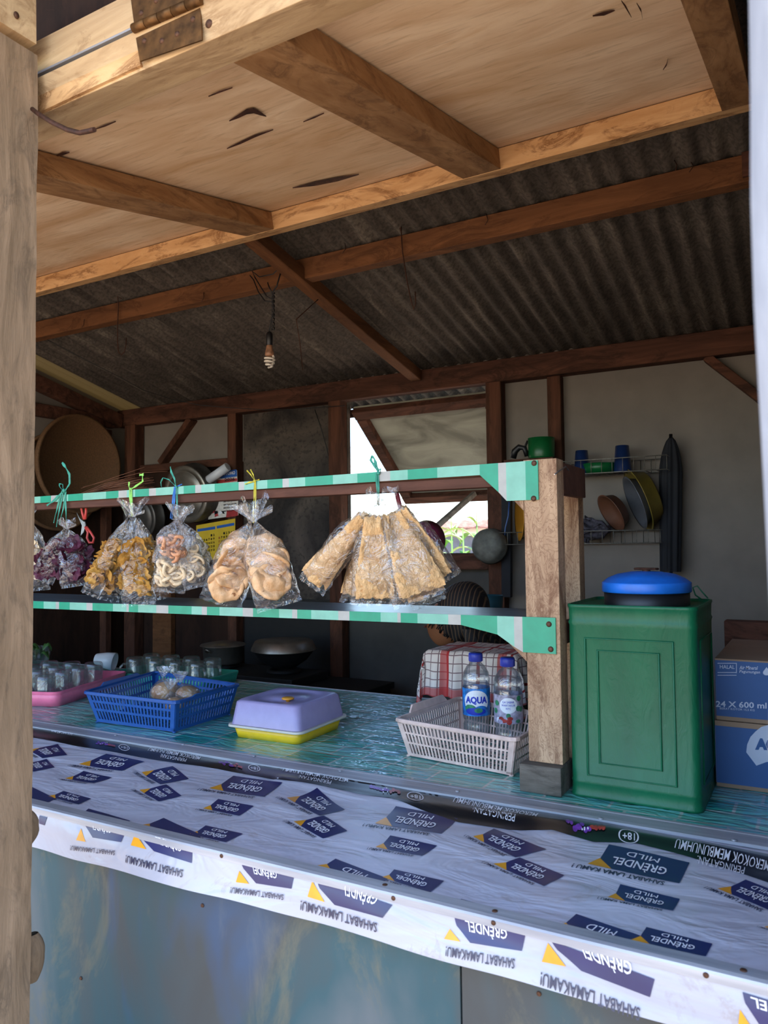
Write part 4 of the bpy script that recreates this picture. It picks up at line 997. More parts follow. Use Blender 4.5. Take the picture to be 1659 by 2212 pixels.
# purple chips
make_bag('left bag of dark purple chips on the teal strings', (140, 1142), (92, 1250), .075, .05, Y0+.02, c_chips(30, M_purple, .045, .8, .3), M_film, seed=18, flare=.7)
make_bag('right bag of dark purple chips on the teal strings, below the scissors', (146, 1142), (162, 1260), .085, .05, Y0-.0, c_chips(34, M_purple, .048, .8, .3), M_film, seed=19, flare=.7)
make_bag('rear bag of dark purple chips, nearest to the golden chips', (150, 1145), (192, 1240), .07, .04, Y0+.08, c_chips(12, M_purple, .045, .8, .35), seed=20, flare=0)
make_bag('bag of pale puffed crackers half hidden behind the left front post', (62, 1120), (74, 1270), .10, .05, Y0+.03, c_chips(26, M_ring, .03, .8, .35, 'puff_cracker'), seed=21, flare=1)
# strings
YF = YS-.008
def ribbon(bm, pts, w, y=YF, twist=0):
    pts = [P(*q[:2], q[2] if len(q) > 2 else y) for q in pts]; n = len(pts)-1; N = n*4
    def f(u, v):
        t = min(u*n, n-1e-6); i = int(t); k = t-i; p = pts[i].lerp(pts[i+1], k); d = (pts[i+1]-pts[i]).normalized(); s = d.cross(V((0, 1, 0))).normalized()
        return p+s*w*(v-.5)*(1-.3*math.sin(t*5))+V((0, -1, 0))*(.0015*math.sin(v*9+t*3))
    surf(bm, N, 3, f); surf(bm, N, 3, lambda u, v: f(u, v)+V((0, .0008, 0)), flip=True)
def string(label, m, ribs, knots):
    bm = B()
    for w, pts in ribs: ribbon(bm, pts, w)
    for x, y, r in knots: p = P(x, y, YF); ball(bm, p, r, (1.1, .7, .9), 10)
    return tag(obj('plastic_string', bm, m), label, 'string')
string('dark green string looped over the upper shelf, holding the large cracker bunch', M_stg, [(.0035, [(812, 1022), (814, 1050), (816, 1090)]), (.003, [(817, 1022), (818, 1055), (818, 1092)]), (.006, [(817, 1020), (808, 1005), (801, 995), (802, 985), (808, 990), (812, 1003), (818, 1018)]), (.003, [(815, 1018), (822, 1012), (820, 1024)])], [(817, 1022, .0055)])
string('yellow string tied over the upper shelf, holding the round crackers', M_sty, [(.0035, [(550, 1040), (549, 1070), (547, 1100), (547, 1130)]), (.003, [(552, 1040), (552, 1075), (550, 1128)]), (.003, [(550, 1038), (542, 1026), (533, 1016)]), (.003, [(551, 1038), (547, 1026), (541, 1014)]), (.004, [(550, 1040), (538, 1042), (529, 1046)]), (.003, [(551, 1038), (560, 1036)])], [(550, 1039, .005)])
string('blue string tied over the upper shelf above the pinkish curls', M_stb, [(.004, [(377, 1052), (373, 1080), (368, 1120)]), (.004, [(379, 1054), (376, 1085), (371, 1122)]), (.003, [(378, 1052), (386, 1049), (393, 1046)])], [(378, 1053, .004)])
string('teal string with a tall loose end beside the blue string', M_stg, [(.004, [(382, 1054), (382, 1085), (384, 1115)]), (.006, [(380, 1052), (377, 1035), (370, 1020), (368, 1008)]), (.003, [(379, 1050), (365, 1036), (352, 1032), (347, 1042), (349, 1052)])], [(381, 1053, .004)])
string('light green string with two loose ends, holding the golden chips', M_stl, [(.005, [(280, 1055), (281, 1080), (284, 1115)]), (.005, [(284, 1056), (284, 1085), (287, 1116)]), (.0055, [(280, 1056), (278, 1048), (279, 1041)]), (.006, [(284, 1056), (293, 1050), (308, 1040), (308, 1028)]), (.008, [(301, 1026), (310, 1025)])], [(282, 1056, .0045)])
string('bunch of teal strings with a tall pointed end, holding the purple chips', M_stg, [(.005, [(134, 1060), (124, 1095), (116, 1130)]), (.005, [(137, 1062), (128, 1100), (122, 1138)]), (.005, [(140, 1062), (142, 1100), (144, 1138)]), (.004, [(143, 1062), (136, 1100), (128, 1134)]), (.008, [(141, 1060), (150, 1045), (150, 1025), (142, 1010), (134, 999)]), (.008, [(134, 1064), (118, 1080), (101, 1092)]), (.003, [(136, 1060), (128, 1050), (128, 1045), (135, 1046), (137, 1058)])], [(138, 1060, .008)])
string('thin loop of teal string by the left front post', M_stg, [(.003, [(68, 1060), (72, 1050), (74, 1046), (71, 1043), (66, 1050)])], [])

# ------------------------------------------------------------------ things on the counter
CZ = .8995
def basket(label, name, m, bc, tc_, z0, z1, rows, nb, rim=.008, handles=(), group=None, seed=0):
    """bc / tc_ = 4 bottom / top corners (x, y), counter-clockwise"""
    cx = sum(p[0] for p in bc)/4; cy = sum(p[1] for p in bc)/4
    rt = thing(name, label, 'basket', (cx, cy, z0), group)
    bcs = [V((x, y, z0+.004)) for x, y in bc]; tcs = [V((x, y, z1)) for x, y in tc_]
    for k in range(4):
        a0, a1, b0, b1 = bcs[k], bcs[(k+1) % 4], tcs[k], tcs[(k+1) % 4]
        nrm = (a1-a0).cross(b0-a0).normalized(); th = nrm*.0022; bm = B()
        def q(u, v): return a0.lerp(a1, u).lerp(b0.lerp(b1, u), v)
        n = nb if k % 2 == 0 else int(nb*(a1-a0).length/((bcs[1]-bcs[0]).length))
        for i in range(n+1):
            u0, u1 = (i-.22)/n, (i+.22)/n
            if i == 0: u0, u1 = 0, .045
            if i == n: u0, u1 = .955, 1
            prism(bm, [q(u0, 0), q(u1, 0), q(u1, 1), q(u0, 1)], th)
        for v0, v1 in rows: prism(bm, [q(0, v0), q(1, v0), q(1, v1), q(0, v1)], th)
        obj('side', bm, m, rt)
    bm = B()
    for i in range(13):
        a = bcs[0].lerp(bcs[1], i/12); b_ = bcs[3].lerp(bcs[2], i/12); beam(bm, a, b_, .006, .002, V((0, 0, 1)), 0, 0)
    for i in range(9):
        a = bcs[0].lerp(bcs[3], i/8); b_ = bcs[1].lerp(bcs[2], i/8); beam(bm, a, b_, .006, .002, V((0, 0, 1)), 0, 0)
    for p in bcs: lathe(bm, [(.006, -.004), (.006, 0)], p, 10, cap0=True, cap1=True)
    obj('bottom', bm, m, rt)
    bm = B(); pts = []
    for k in range(4):
        c0, c1_, c2_ = tcs[k-1], tcs[k], tcs[(k+1) % 4]; r_ = .018
        pts += [c1_+(c0-c1_).normalized()*r_, c1_+((c0-c1_).normalized()+(c2_-c1_).normalized())*r_*.28, c1_+(c2_-c1_).normalized()*r_]
    N = len(pts); cc = sum(pts, V())/N
    ring = []
    for p in pts:
        o = (p-cc); o.z = 0; o.normalize(); ring.append([bm.verts.new(p+o*dx+V((0, 0, dz))) for dx, dz in ((-.002, -.003), (-.002, .003), (rim*.8, .003), (rim, 0), (rim, -.006), (rim*.75, -.006), (rim*.7, -.001), (.001, -.002))])
    for i in range(N):
        for k in range(8): bm.faces.new((ring[i][k], ring[i][(k+1) % 8], ring[(i+1) % N][(k+1) % 8], ring[(i+1) % N][k]))
    obj('rim', bm, m, rt)
    for k, h_ in handles:
        b0, b1 = tcs[k], tcs[(k+1) % 4]; o = (b0.lerp(b1, .5)-cc); o.z = 0; o.normalize(); bm = B()
        prism(bm, [b0.lerp(b1, .2)+o*.002, b0.lerp(b1, .8)+o*.002, b0.lerp(b1, .74)+V((0, 0, h_))+o*.008, b0.lerp(b1, .26)+V((0, 0, h_))+o*.008], o*.006); obj('handle', bm, m, rt)
    return rt
# blue basket
basket('blue slotted plastic basket holding two bags of buns', 'plastic_basket', M_bluep, [(-2.125, 1.79), (-1.785, 1.80), (-1.80, 2.075), (-2.20, 2.12)], [(-2.165, 1.775), (-1.765, 1.785), (-1.79, 2.11), (-2.265, 2.18)], CZ, 1.0, ((0, .10), (.38, .46), (.66, .74), (.9, 1)), 26, .012, ((1, .010), (3, .012)))
# pink-beige basket
basket('dusty pink slotted plastic basket holding two water bottles', 'plastic_basket', M_beige, [(-1.005, 1.90), (-.690, 1.852), (-.680, 2.10), (-.985, 2.21)], [(-1.035, 1.888), (-.668, 1.826), (-.655, 2.11), (-1.0, 2.24)], CZ, 1.0, ((0, .07), (.34, .39), (.62, .67), (.9, 1)), 30, .010, ((3, .022),))
# buns in film
def bunbag(label, px, py, y, r, tie):
    c = P(px, py, y); rt = thing('bagged_bun', label, 'bread', c-V((0, 0, r*.7)))
    bm = B(); sd_ = px
    def f(u, v):
        b_ = 2*PI*u; e = PI*v; d = V((math.sin(e)*math.cos(b_), math.sin(e)*math.sin(b_), -math.cos(e)*.72)); return c+d*r*(1+.06*noise.noise(d*2+V((sd_, 0, 0))))
    surf(bm, 24, 14, f, cu=True); obj('bun', bm, M_bun, rt)
    bm = B()
    def g(u, v):
        b_ = 2*PI*u; e = PI*v; d = V((math.sin(e)*math.cos(b_), math.sin(e)*math.sin(b_), -math.cos(e)*.78)); p = c+d*r*(1.09+.10*noise.noise(d*5+V((sd_, 0, 3))))
        k = max(0, (v-.72)/.28); p = p.lerp(P(*tie, y-.01), k**.7); return p
    surf(bm, 30, 22, g, cu=True)
    tp = P(*tie, y-.01); up_d = V((.25 if tie[0] < 380 else -.1, 0, 1)).normalized(); rr_ = V((1, 0, 0))
    surf(bm, 24, 5, lambda u, v: tp+up_d*(.035*v)+rr_*(math.cos(2*PI*u)*(.004+.03*v))+V((0, 1, 0))*((.004+.014*v)*math.sin(2*PI*u)+.004*v*math.sin(u*37)), cu=True)
    obj('plastic_film', bm, M_film2, rt)
bunbag('large bun in clear film at the front left of the blue basket', 357, 1495, 1.93, .047, (352, 1462))
bunbag('round bun in clear film at the right of the blue basket', 405, 1500, 1.96, .040, (390, 1474))
bunbag('browned bun lying in front of the two others inside the blue basket', 378, 1522, 1.88, .034, (366, 1490))
# cake box
cb = thing('cake_box', 'square cake box with lilac lid and yellow base on the counter', 'food box', (-1.468, 1.975, CZ))
bm = B(); rbox(bm, (-1.468, 1.972), .116, .120, CZ, .934, .022, .03, .008, thick=.003); obj('base', bm, M_yellow, cb)
ld = B(); rbox(ld, (-1.466, 1.970), .138, .142, .934, .9405, .026, .03, -.001); l1 = obj('lid_rim', ld, M_cream, cb)
ld = B(); rings = rbox(ld, (-1.466, 1.970), .128, .132, .941, 1.006, .02, .03, -.010, top=False, bottom=False)
def ringz(hx, hy, z, rd, n=6):
    o = []
    for q_ in range(4):
        cx_, cy_ = (hx-rd)*(1 if q_ in (0, 3) else -1), (hy-rd)*(1 if q_ in (0, 1) else -1)
        for k in range(n+1):
            a = PI/2*q_+PI/2*k/n; x, y = cx_+rd*math.cos(a), cy_+rd*math.sin(a); o.append(ld.verts.new((-1.466+x*math.cos(.03)-y*math.sin(.03), 1.970+x*math.sin(.03)+y*math.cos(.03), z)))
    return o
prev = rings[-1]
for hx, hy, z, rd in ((.112, .116, 1.012, .03), (.098, .102, 1.0115, .09), (.094, .098, 1.0085, .09), (.055, .055, 1.0080, .054), (.052, .052, 1.0105, .05), (.0001, .0001, 1.0105, .0001)):
    cur = ringz(hx, hy, z, rd); L_ = len(cur)
    for k in range(L_):
        f = ld.faces.new((prev[k], prev[(k+1) % L_], cur[(k+1) % L_], cur[k])); f.smooth = True
    prev = cur
obj('lid', ld, M_lilac, cb)
bm = B(); kp = at(622, 1512, 'z', 1.013); lathe(bm, [(.006, -.003), (.006, .004), (.018, .005), (.0195, .008), (.017, .0105), (.001, .011)], (kp.x, kp.y, 1.0105), 24, cap0=True); obj('knob', bm, M_orangep, cb)
# bottles
def bottle(px, y, label, kind):
    p = at(px, 1578, 'y', y); x = p.x; z = CZ+.0065; b_ = thing('water_bottle', label, 'bottle', (x, y, z))
    pr_ = [(.001, .004), (.020, .001), (.028, .003), (.031, .012), (.0315, .035), (.0285, .045), (.0315, .055), (.0325, .062), (.0325, .15), (.0315, .156), (.0325, .162), (.0325, .172), (.030, .19), (.022, .208), (.0135, .218), (.0125, .226)]
    K = 1.26; pr_ = [(r_*K, zz) for r_, zz in pr_]
    bm = B(); n = 40; rings = []
    for r_, zz in pr_:
        ring = []
        for k in range(n):
            a = 2*PI*k/n; rr = r_*(1-.05*max(0, math.cos(5*a))*(1 if zz < .05 else 0)); ring.append(bm.verts.new((x+rr*math.cos(a), y+rr*math.sin(a), z+zz)))
        rings.append(ring)
    for a_, c_ in zip(rings, rings[1:]):
        for k in range(n): bm.faces.new((a_[k], a_[(k+1) % n], c_[(k+1) % n], c_[k])).smooth = True
    bm.faces.new(rings[0][::-1]); obj('bottle_wall', bm, M_pet, b_)
    bm = B(); lathe(bm, [(r_-.0015, zz+.001) for r_, zz in pr_[1:13]]+[(.001, .1725)], (x, y, z), 32, cap0=True); obj('water', bm, M_water, b_)
    bm = B(); lathe(bm, [(.018, .222), (.0205, .223), (.0205, .246), (.0185, .248), (.001, .248)], (x, y, z), 40, cap0=True)
    for k in range(40):
        a = 2*PI*k/40; box(bm, x+0.0207*math.cos(a)-.0005, x+0.0207*math.cos(a)+.0005, y+0.0207*math.sin(a)-.0005, y+0.0207*math.sin(a)+.0005, z+.224, z+.243)
    obj('cap', bm, M_capb, b_)
    base = math.atan2(CP.y-y, CP.x-x)
    def cyl(ang, h_, r_=.0416): return V((x+r_*math.cos(base+ang), y+r_*math.sin(base+ang), z+h_))
    bm = B(); z0, z1 = .066, .146
    surf(bm, 48, 4, lambda u, v: cyl(2*PI*u, z0+(z1-z0)*v), 0, cu=True)
    def disc(ca, ch, ra, rh, mi, off, n=28):
        m_ = max(2, int(ra*8)); prev_ = None; c0 = bm.verts.new(cyl(ca, ch, .0416+off))
        for q_ in range(1, m_+1):
            f_ = q_/m_; rr = [bm.verts.new(cyl(ca+f_*ra*math.cos(2*PI*k/n), ch+f_*rh*math.sin(2*PI*k/n), .0416+off)) for k in range(n)]
            for k in range(n):
                bm.faces.new((c0, rr[k], rr[(k+1) % n]) if prev_ is None else (prev_[k], rr[k], rr[(k+1) % n], prev_[(k+1) % n])).material_index = mi
            prev_ = rr
    if kind == 0:
        disc(0, .108, .95, .034, 1, .0004); disc(.35, .085, .5, .012, 0, .0007); disc(-.45, .087, .45, .013, 3, .0007)
        write(bm, 'AQUA', lambda u, v: cyl(-.80+1.6*u, .100+.024*v, .0431), 2, .045)
        disc(-.05, .080, .75, .011, 2, .0009); disc(.15, .083, .3, .007, 3, .0011)
    else:
        disc(0, .117, .62, .022, 1, .0005)
        for i, (s_, w_) in enumerate((('GA SABAR', .40), ('WARTAKUR', .46), ('NYC', .16))): write(bm, s_, lambda u, v: cyl(-w_+2*w_*u, .124-.009*i+.006*v, .0426), 2, .01)
        for i in range(9): disc(R.uniform(-1, 1), R.uniform(.07, .092), R.uniform(.12, .3), R.uniform(.005, .010), R.choice((1, 3, 4, 0)), .0006+i*.0001, 10)
        for i in range(5): disc(R.choice((-1, 1))*R.uniform(.7, 1.1), R.uniform(.1, .14), .2, .008, 3, .0006+i*.0001, 9)
    obj('paper_label', bm, [M_lblue if kind == 0 else M_lmix, M_lwhite, M_capb, M_lgreen, M_redp], b_)
bottle(1030, 2.17, 'blue-capped water bottle with the blue label reading AQUA, left one of the two', 0)
bottle(1099, 2.12, 'blue-capped water bottle with a pale speech-bubble label, right one next to the post', 1)
# glasses: mugs upside down
def mug(label, x, y, z, group):
    t = thing('glass_mug', label, 'mug', (x, y, z), group)
    bm = B(); lathe(bm, [(.0400, 0), (.0415, .004), (.039, .012), (.0385, .078), (.037, .092), (.033, .098), (.001, .099)], (x, y, z), 28)
    lathe(bm, [(.036, .003), (.0355, .076), (.030, .084), (.001, .085)], (x, y, z), 28); obj('body', bm, M_glass, t)
    bm = B(); tube(bm, [(x+.038, y, z+.020), (x+.055, y, z+.022), (x+.064, y, z+.038), (x+.062, y, z+.058), (x+.050, y, z+.070), (x+.038, y, z+.070)], .0052, 8); obj('handle', bm, M_glass, t)
    return t
def tray(name, label, m, c, hx, hy, rot, z0, h_):
    t = thing(name, label, 'tray', (c[0], c[1], z0)); bm = B()
    rbox(bm, c, hx, hy, z0, z0+h_, .03, rot, .008, thick=.003); obj('body', bm, m, t)
    bm = B(); rbox(bm, c, hx+.009, hy+.009, z0+h_-.010, z0+h_-.002, .035, rot, .001, thick=0, top=False, bottom=False); obj('rim', bm, m, t); return t
prt = .33
tc0 = V((-2.462, 1.845)); ux = V((-math.cos(.02), .02)); uy = V((-math.sin(.26), math.cos(.26)))
tray('serving_tray', 'pink plastic tray full of upturned glass mugs beside the left front post', M_pinkp, (-2.715, 2.06), .19, .235, .30, CZ, .055)
tray('serving_tray', 'teal plastic tray full of upturned glass mugs behind the blue basket', M_greenp, (-2.46, 2.485), .25, .12, .06, CZ, .045)
mg = None
def put(x, y, z, rz, label, group):
    global mg
    if mg is None: mg = mug(label, x, y, z, group); mg.rotation_euler = (0, 0, rz); return mg
    return dup(mg, (x, y, z), rz, label, group)
c_, s_ = math.cos(.30), math.sin(.30)
for i in range(3):
    for j in range(4):
        lx, ly = -.12+.105*i, -.165+.105*j
        put(-2.715+lx*c_-ly*s_, 2.06+lx*s_+ly*c_, CZ+.006, R.uniform(-2.6, 1.), 'upturned clear glass mug standing in the pink tray', 'glass mugs in the pink tray')
c_, s_ = math.cos(.06), math.sin(.06)
for i in range(4):
    for j in range(2):
        lx, ly = -.18+.115*i, -.052+.10*j
        put(-2.46+lx*c_-ly*s_, 2.485+lx*s_+ly*c_, CZ+.006, -.3 if i == 3 else R.uniform(-2.6, .5), 'upturned clear glass mug standing in the teal tray', 'glass mugs in the teal tray')
# white cup lying on its side
p = at(228, 1424, 'y', 2.57); bm = B(); Mx = Matrix.Rotation(.5, 3, 'Z') @ Matrix.Rotation(math.radians(100), 3, 'Y')
lathe(bm, [(.001, -.05), (.022, -.05), (.026, -.045), (.038, .0), (.044, .045), (.0415, .045), (.035, 0), (.023, -.042), (.001, -.043)], (p.x, p.y, CZ+.046), 32, M=Mx)
tag(obj('white_cup', bm, M_ceramic), 'white ceramic cup lying on its side behind the glass mugs', 'cup')
# checked towel draped over a container
bk = thing('draped_container', 'low container under the checked towel on the counter behind the bottles', 'container', (-1.02, 2.50, CZ))
bm = B(); rbox(bm, (-1.02, 2.50), .135, .10, CZ, 1.115, .03, 0, .01); obj('body', bm, M_alumdark, bk)
def tw(u, v):
    x, y = (u-.5)*.62, (v-.5)*.56; hx, hy, r_ = .152, .118, .02
    ex, ey = max(0, abs(x)-hx), max(0, abs(y)-hy); sx_, sy_ = (1 if x > 0 else -1), (1 if y > 0 else -1)
    drop = math.hypot(ex, ey); X = (min(abs(x), hx)+min(ex, .02)*.8+ex*.10)*sx_; Y = (min(abs(y), hy)+min(ey, .02)*.8+ey*.10)*sy_
    fd = .012*min(1, drop*12)*math.sin((x if ey > ex else y)*75+2*math.sin(x*9))
    if ey > ex: Y += fd*sy_
    else: X += fd*sx_
    Z = 1.123-max(0, drop-.008)*.98+.004*noise.noise(V((x*18, y*18, 0)))
    return V((-1.02+X, 2.50+Y, max(CZ+.003+.004*noise.noise(V((x*30, y*30, 1)))+.003, Z)))
bm = B(); surf(bm, 90, 80, tw)
uvl = bm.loops.layers.uv.new('uv'); bm.verts.ensure_lookup_table()
for f in bm.faces:
    for l in f.loops:
        i = l.vert.index if l.vert.index >= 0 else 0
bm.verts.index_update()
for f in bm.faces:
    for l in f.loops: i = l.vert.index; l[uvl].uv = ((i % 91)/90, (i//91)/80)
tag(obj('checked_towel', bm, M_towel), 'red and white checked kitchen towel draped over a container behind the bottles', 'towel')
# green cracker tin
tn = thing('cracker_tin', 'tall green painted tin with a round blue lid standing on the counter', 'tin', (-.375, 1.93, CZ))
x0, x1, y0, y1 = -.520, -.236, 1.778, 2.062; zt = 1.338
bm = B()
def tring(z, k=0, rd=.022):
    o = []
    for q_ in range(4):
        cx_, cy_ = (x1-rd if q_ in (0, 3) else x0+rd), (y1-rd if q_ in (0, 1) else y0+rd)
        for j in range(7):
            a = PI/2*q_+PI/2*j/6; o.append(bm.verts.new((cx_+(rd+k)*math.cos(a), cy_+(rd+k)*math.sin(a), z)))
    return o
prev = None
for z, k in ((CZ, 0), (CZ, .001), (CZ+.006, .002), (CZ+.009, 0), (CZ+.03, -.001), (CZ+.034, .001), (CZ+.038, -.001), (1.29, -.001), (1.296, .0015), (1.302, -.001), (zt-.008, 0), (zt-.006, .002), (zt+.001, .002), (zt+.001, -.002), (zt-.006, -.003)):
    cur = tring(z, k); L_ = len(cur)
    if prev:
        for j in range(L_): f = bm.faces.new((prev[j], prev[(j+1) % L_], cur[(j+1) % L_], cur[j])); f.smooth = True
    else: bm.faces.new(cur[::-1])
    prev = cur
bm.faces.new(prev); obj('body', bm, M_green, tn)
def rib(bm, pts, y): tube(bm, [V((x, y, z)) for x, z in pts], .0028, 8, closed=True)
for (ax, bx, az, bz) in ((x0+.042, x1-.050, CZ+.052, 1.262), (x0+.070, x1-.080, CZ+.082, 1.235)):
    bm = B(); rib(bm, [(ax, az), (bx, az), (bx, bz), (ax, bz)], y0-.0004); obj('embossed_frame', bm, M_green, tn)
bm = B()
for (ay, by_, az, bz) in ((y0+.045, y1-.045, CZ+.052, 1.262),): tube(bm, [V((x1-.0006, y, z)) for y, z in ((ay, az), (by_, az), (by_, bz), (ay, bz))], .0028, 8, closed=True)
obj('embossed_frame', bm, M_green, tn)
bm = B(); lathe(bm, [(.098, -.006), (.098, .025), (.02, .026)], (-.367, 1.925, zt), 40, cap1=True); nk = obj('neck', bm, M_black, tn)
bm = B(); lathe(bm, [(.1005, .024), (.1025, .026), (.1025, .046), (.1015, .048), (.100, .0485), (.088, .058), (.066, .067), (.035, .0725), (.001, .074)], (-.367, 1.925, zt), 48, cap0=True); ldd = obj('lid', bm, M_bluelid, tn)
bm = B(); beam(bm, (-.392, 1.93, zt+.079), (-.338, 1.915, zt+.079), .022, .005); lathe(bm, [(.01, .070), (.01, .077)], (-.365, 1.922, zt), 12); obj('lid_grip', bm, M_rust2, ldd)
bm = B(); pts = [V((x1-.02, y1-.03, zt)), V((x1-.035, y1-.03, zt+.012)), V((x1-.04, y1-.032, zt+.030)), V((x1-.03, y1-.03, zt+.034)), V((x1-.018, y1-.03, zt+.018)), V((x1-.006, y1-.03, zt+.004))]; tube(bm, pts, .002, 6); obj('wire_loop', bm, M_green, tn)
# cartons
for i, (z0, z1, dx, lab) in enumerate(((CZ, 1.055, 0, 'lower blue water-bottle carton with a white A logo, on the counter behind the green tin'), (1.0565, 1.202, .004, 'upper blue water-bottle carton printed 24 X 600 ml, on top of the other carton'))):
    t = thing('bottle_carton', lab, 'box', (.0, 2.2, z0)); xa, xb, ya, yb = -.232+dx, .16+dx, 2.0, 2.42
    bm = B(); box(bm, xa, xb, ya, yb, z0, z1, bev=.002); obj('carton', bm, M_cardb, t)
    bm = B(); yy = ya-.0006
    za, zb = z0+.010, z1-(.012 if i == 0 else .004)
    prism(bm, [(xa+.001, yy, za), (xb-.001, yy, za), (xb-.001, yy, zb), (xa+.001, yy, zb)], (0, .0005, 0), 0)
    prism(bm, [(xa-.0006, ya+.001, za), (xa-.0006, yb-.001, za), (xa-.0006, yb-.001, zb), (xa-.0006, ya+.001, zb)], (.0005, 0, 0), 0)
    q = lambda px, py: V((at(px, py, 'y', yy-.0006).x, yy-.0006, at(px, py, 'y', yy-.0006).z))
    if i:
        write(bm, '24 X 600 ml', lambda u, v: q(1546+u*110, 1525-14*v*.95+u*4+2), 1, .02)
        write(bm, 'Air Mineral', lambda u, v: q(1597+u*40, 1446-8*v+u*1), 1, .01, .2); write(bm, 'Pegunungan', lambda u, v: q(1597+u*45, 1455-8*v+u*2), 1, .01, .2)
        write(bm, 'HALAL', lambda u, v: q(1555+u*32, 1444-8*v+u), 1, .01)
        write(bm, 'BERAT KOTOR 15,5 KG', lambda u, v: q(1555+u*75, 1531-5*v+u*4+2), 1)
        for (ax, ay, bx, by__) in ((1550, 1432, 1591, 1433), (1550, 1452, 1591, 1454), (1550, 1458, 1591, 1460), (1590, 1432, 1592, 1452)):
            bm.faces.new([bm.verts.new(q(*k_)) for k_ in ((ax, ay), (bx, ay), (bx, ay+1.4), (ax, ay+1.4))] if ax != 1590 else [bm.verts.new(q(*k_)) for k_ in ((1590, 1432), (1591.4, 1432), (1591.4, 1454), (1590, 1454))]).material_index = 1
        dr = [(1656, 1441)]+[(1656+8*math.sin(a), 1453-6*math.cos(a)) for a in [PI*.35+PI*1.3*k/10 for k in range(11)]]
        bm.faces.new([bm.verts.new(q(*k_)) for k_ in dr]).material_index = 1
    else:
        pl_ = [(1612, 1625), (1614, 1608), (1621, 1592), (1632, 1580), (1645, 1570), (1660, 1566), (1700, 1568), (1720, 1600), (1710, 1640), (1656, 1646), (1634, 1654)]
        bm.faces.new([bm.verts.new(q(*k_)) for k_ in pl_]).material_index = 1
        write(bm, 'AQUA', lambda u, v: q(1631+u*95, 1624-30*v+u*3)+V((0, -.0005, 0)), 0, .07)
    obj('printed_side', bm, [M_boxblue, M_boxwhite], t)
bm = B(); box(bm, -.25, .3, 2.44, 2.50, CZ, 1.25, bev=.003); tag(obj('dark_board', bm, M_dark), 'dark board standing behind the cartons', 'board')

# ------------------------------------------------------------------ back of the stall
bt = thing('stove_table', 'dark sooty table carrying the stove and pots at the back', 'table', (-2.75, 3.45, 0))
bm = B(); box(bm, -3.40, -2.05, 3.12, 3.72, .70, .735, bev=.004); obj('tabletop', bm, M_soot, bt)
for x, y in ((-3.35, 3.17), (-2.1, 3.17), (-3.35, 3.68), (-2.1, 3.68)):
    bm = B(); box(bm, x-.03, x+.03, y-.03, y+.03, 0, .70); obj('leg', bm, M_soot, bt)
sv = thing('gas_stove', 'black two-burner stove under the pots', 'stove', (-2.8, 3.45, .735))
bm = B(); box(bm, -3.22, -2.42, 3.28, 3.62, .736, .785, bev=.008); obj('body', bm, M_soot, sv)
pc_ = P(482, 1432, 3.45); pz = .808
for x in (pc_.x, -2.60):
    bm = B(); lathe(bm, [(.09, .788), (.095, .792), (.09, .806), (.07, .806), (.065, .79)], (x, 3.45, 0), 24)
    obj('burner_ring', bm, M_soot, sv)
pt = thing('cooking_pot', 'small lidded aluminium pot on the stove', 'pot', (pc_.x, 3.45, pz))
bm = B(); lathe(bm, [(.001, 0), (.10, 0), (.112, .012), (.115, .10), (.125, .104)], (pc_.x, 3.45, pz), 36); obj('body', bm, M_alum2, pt)
bm = B(); lathe(bm, [(.132, .105), (.128, .112), (.06, .124), (.001, .128)], (pc_.x, 3.45, pz), 36); obj('lid', bm, M_alum2, pt)
bm = B(); tube(bm, [(pc_.x-.012, 3.335, pz+.075), (pc_.x-.018, 3.315, pz+.085), (pc_.x, 3.308, pz+.095), (pc_.x+.018, 3.315, pz+.085), (pc_.x+.012, 3.335, pz+.075)], .004, 6); obj('handle', bm, M_alum2, pt)
wk = thing('wok', 'large black wok under a shallow dull metal cover on the stove', 'pot', (-2.60, 3.45, pz))
bm = B(); lathe(bm, [(.001, 0), (.07, .01), (.13, .05), (.168, .10), (.172, .102), (.16, .095)], (-2.60, 3.45, pz), 36); obj('body', bm, M_soot, wk)
bm = B(); lathe(bm, [(.180, .103), (.178, .112), (.160, .150), (.152, .156), (.001, .158)], (-2.60, 3.45, pz), 40); obj('cover', bm, M_alum2, wk)
bm = B(); lathe(bm, [(.001, -.012), (.31, -.012), (.325, 0), (.325, .028), (.31, .030), (.30, .0), (.001, -.002)], (0, 0, 0), 48, M=Matrix.Rotation(PI/2, 3, 'Y'))
tcx = at(170, 1003, 'x', -4.19)
for v in bm.verts: v.co += V((-4.193, tcx.y, tcx.z))
tag(obj('woven_tray', bm, M_straw), 'big round brown woven tray hanging on the left wall', 'woven tray')
bm = B(); lathe(bm, [(.001, -.012), (.30, -.012), (.315, 0), (.315, .028), (.30, .030), (.29, .0), (.001, -.002)], (0, 0, 0), 48, M=Matrix.Rotation(PI/2, 3, 'Y'))
for v in bm.verts: v.co += V((-4.232, tcx.y-.13, tcx.z-.12))
tag(obj('woven_tray', bm, M_straw), 'second round woven tray mostly behind the big one on the left wall', 'woven tray')
def hang_lid(label, px, py, r, y, m, depth=.07, nm='hanging_pot'):
    c = P(px, py, y); t = thing(nm, label, 'pot', c)
    Mx = Matrix.Rotation(PI/2, 3, 'X') @ Matrix.Rotation(.15, 3, 'X')
    bm = B(); lathe(bm, [(.001, .012), (r*.55, .010), (r*.78, .004), (r*.80, .0), (r*.82, .004), (r*.98, 0), (r, -.003), (r, -.008)], c, 48, M=Mx); obj('bottom', bm, m, t)
    bm = B(); lathe(bm, [(r, -.006), (r*1.02, -depth), (r*1.07, -depth-.002), (r*1.07, -depth-.008)], c, 48, M=Mx); obj('side', bm, M_alumdark, t)
    return t
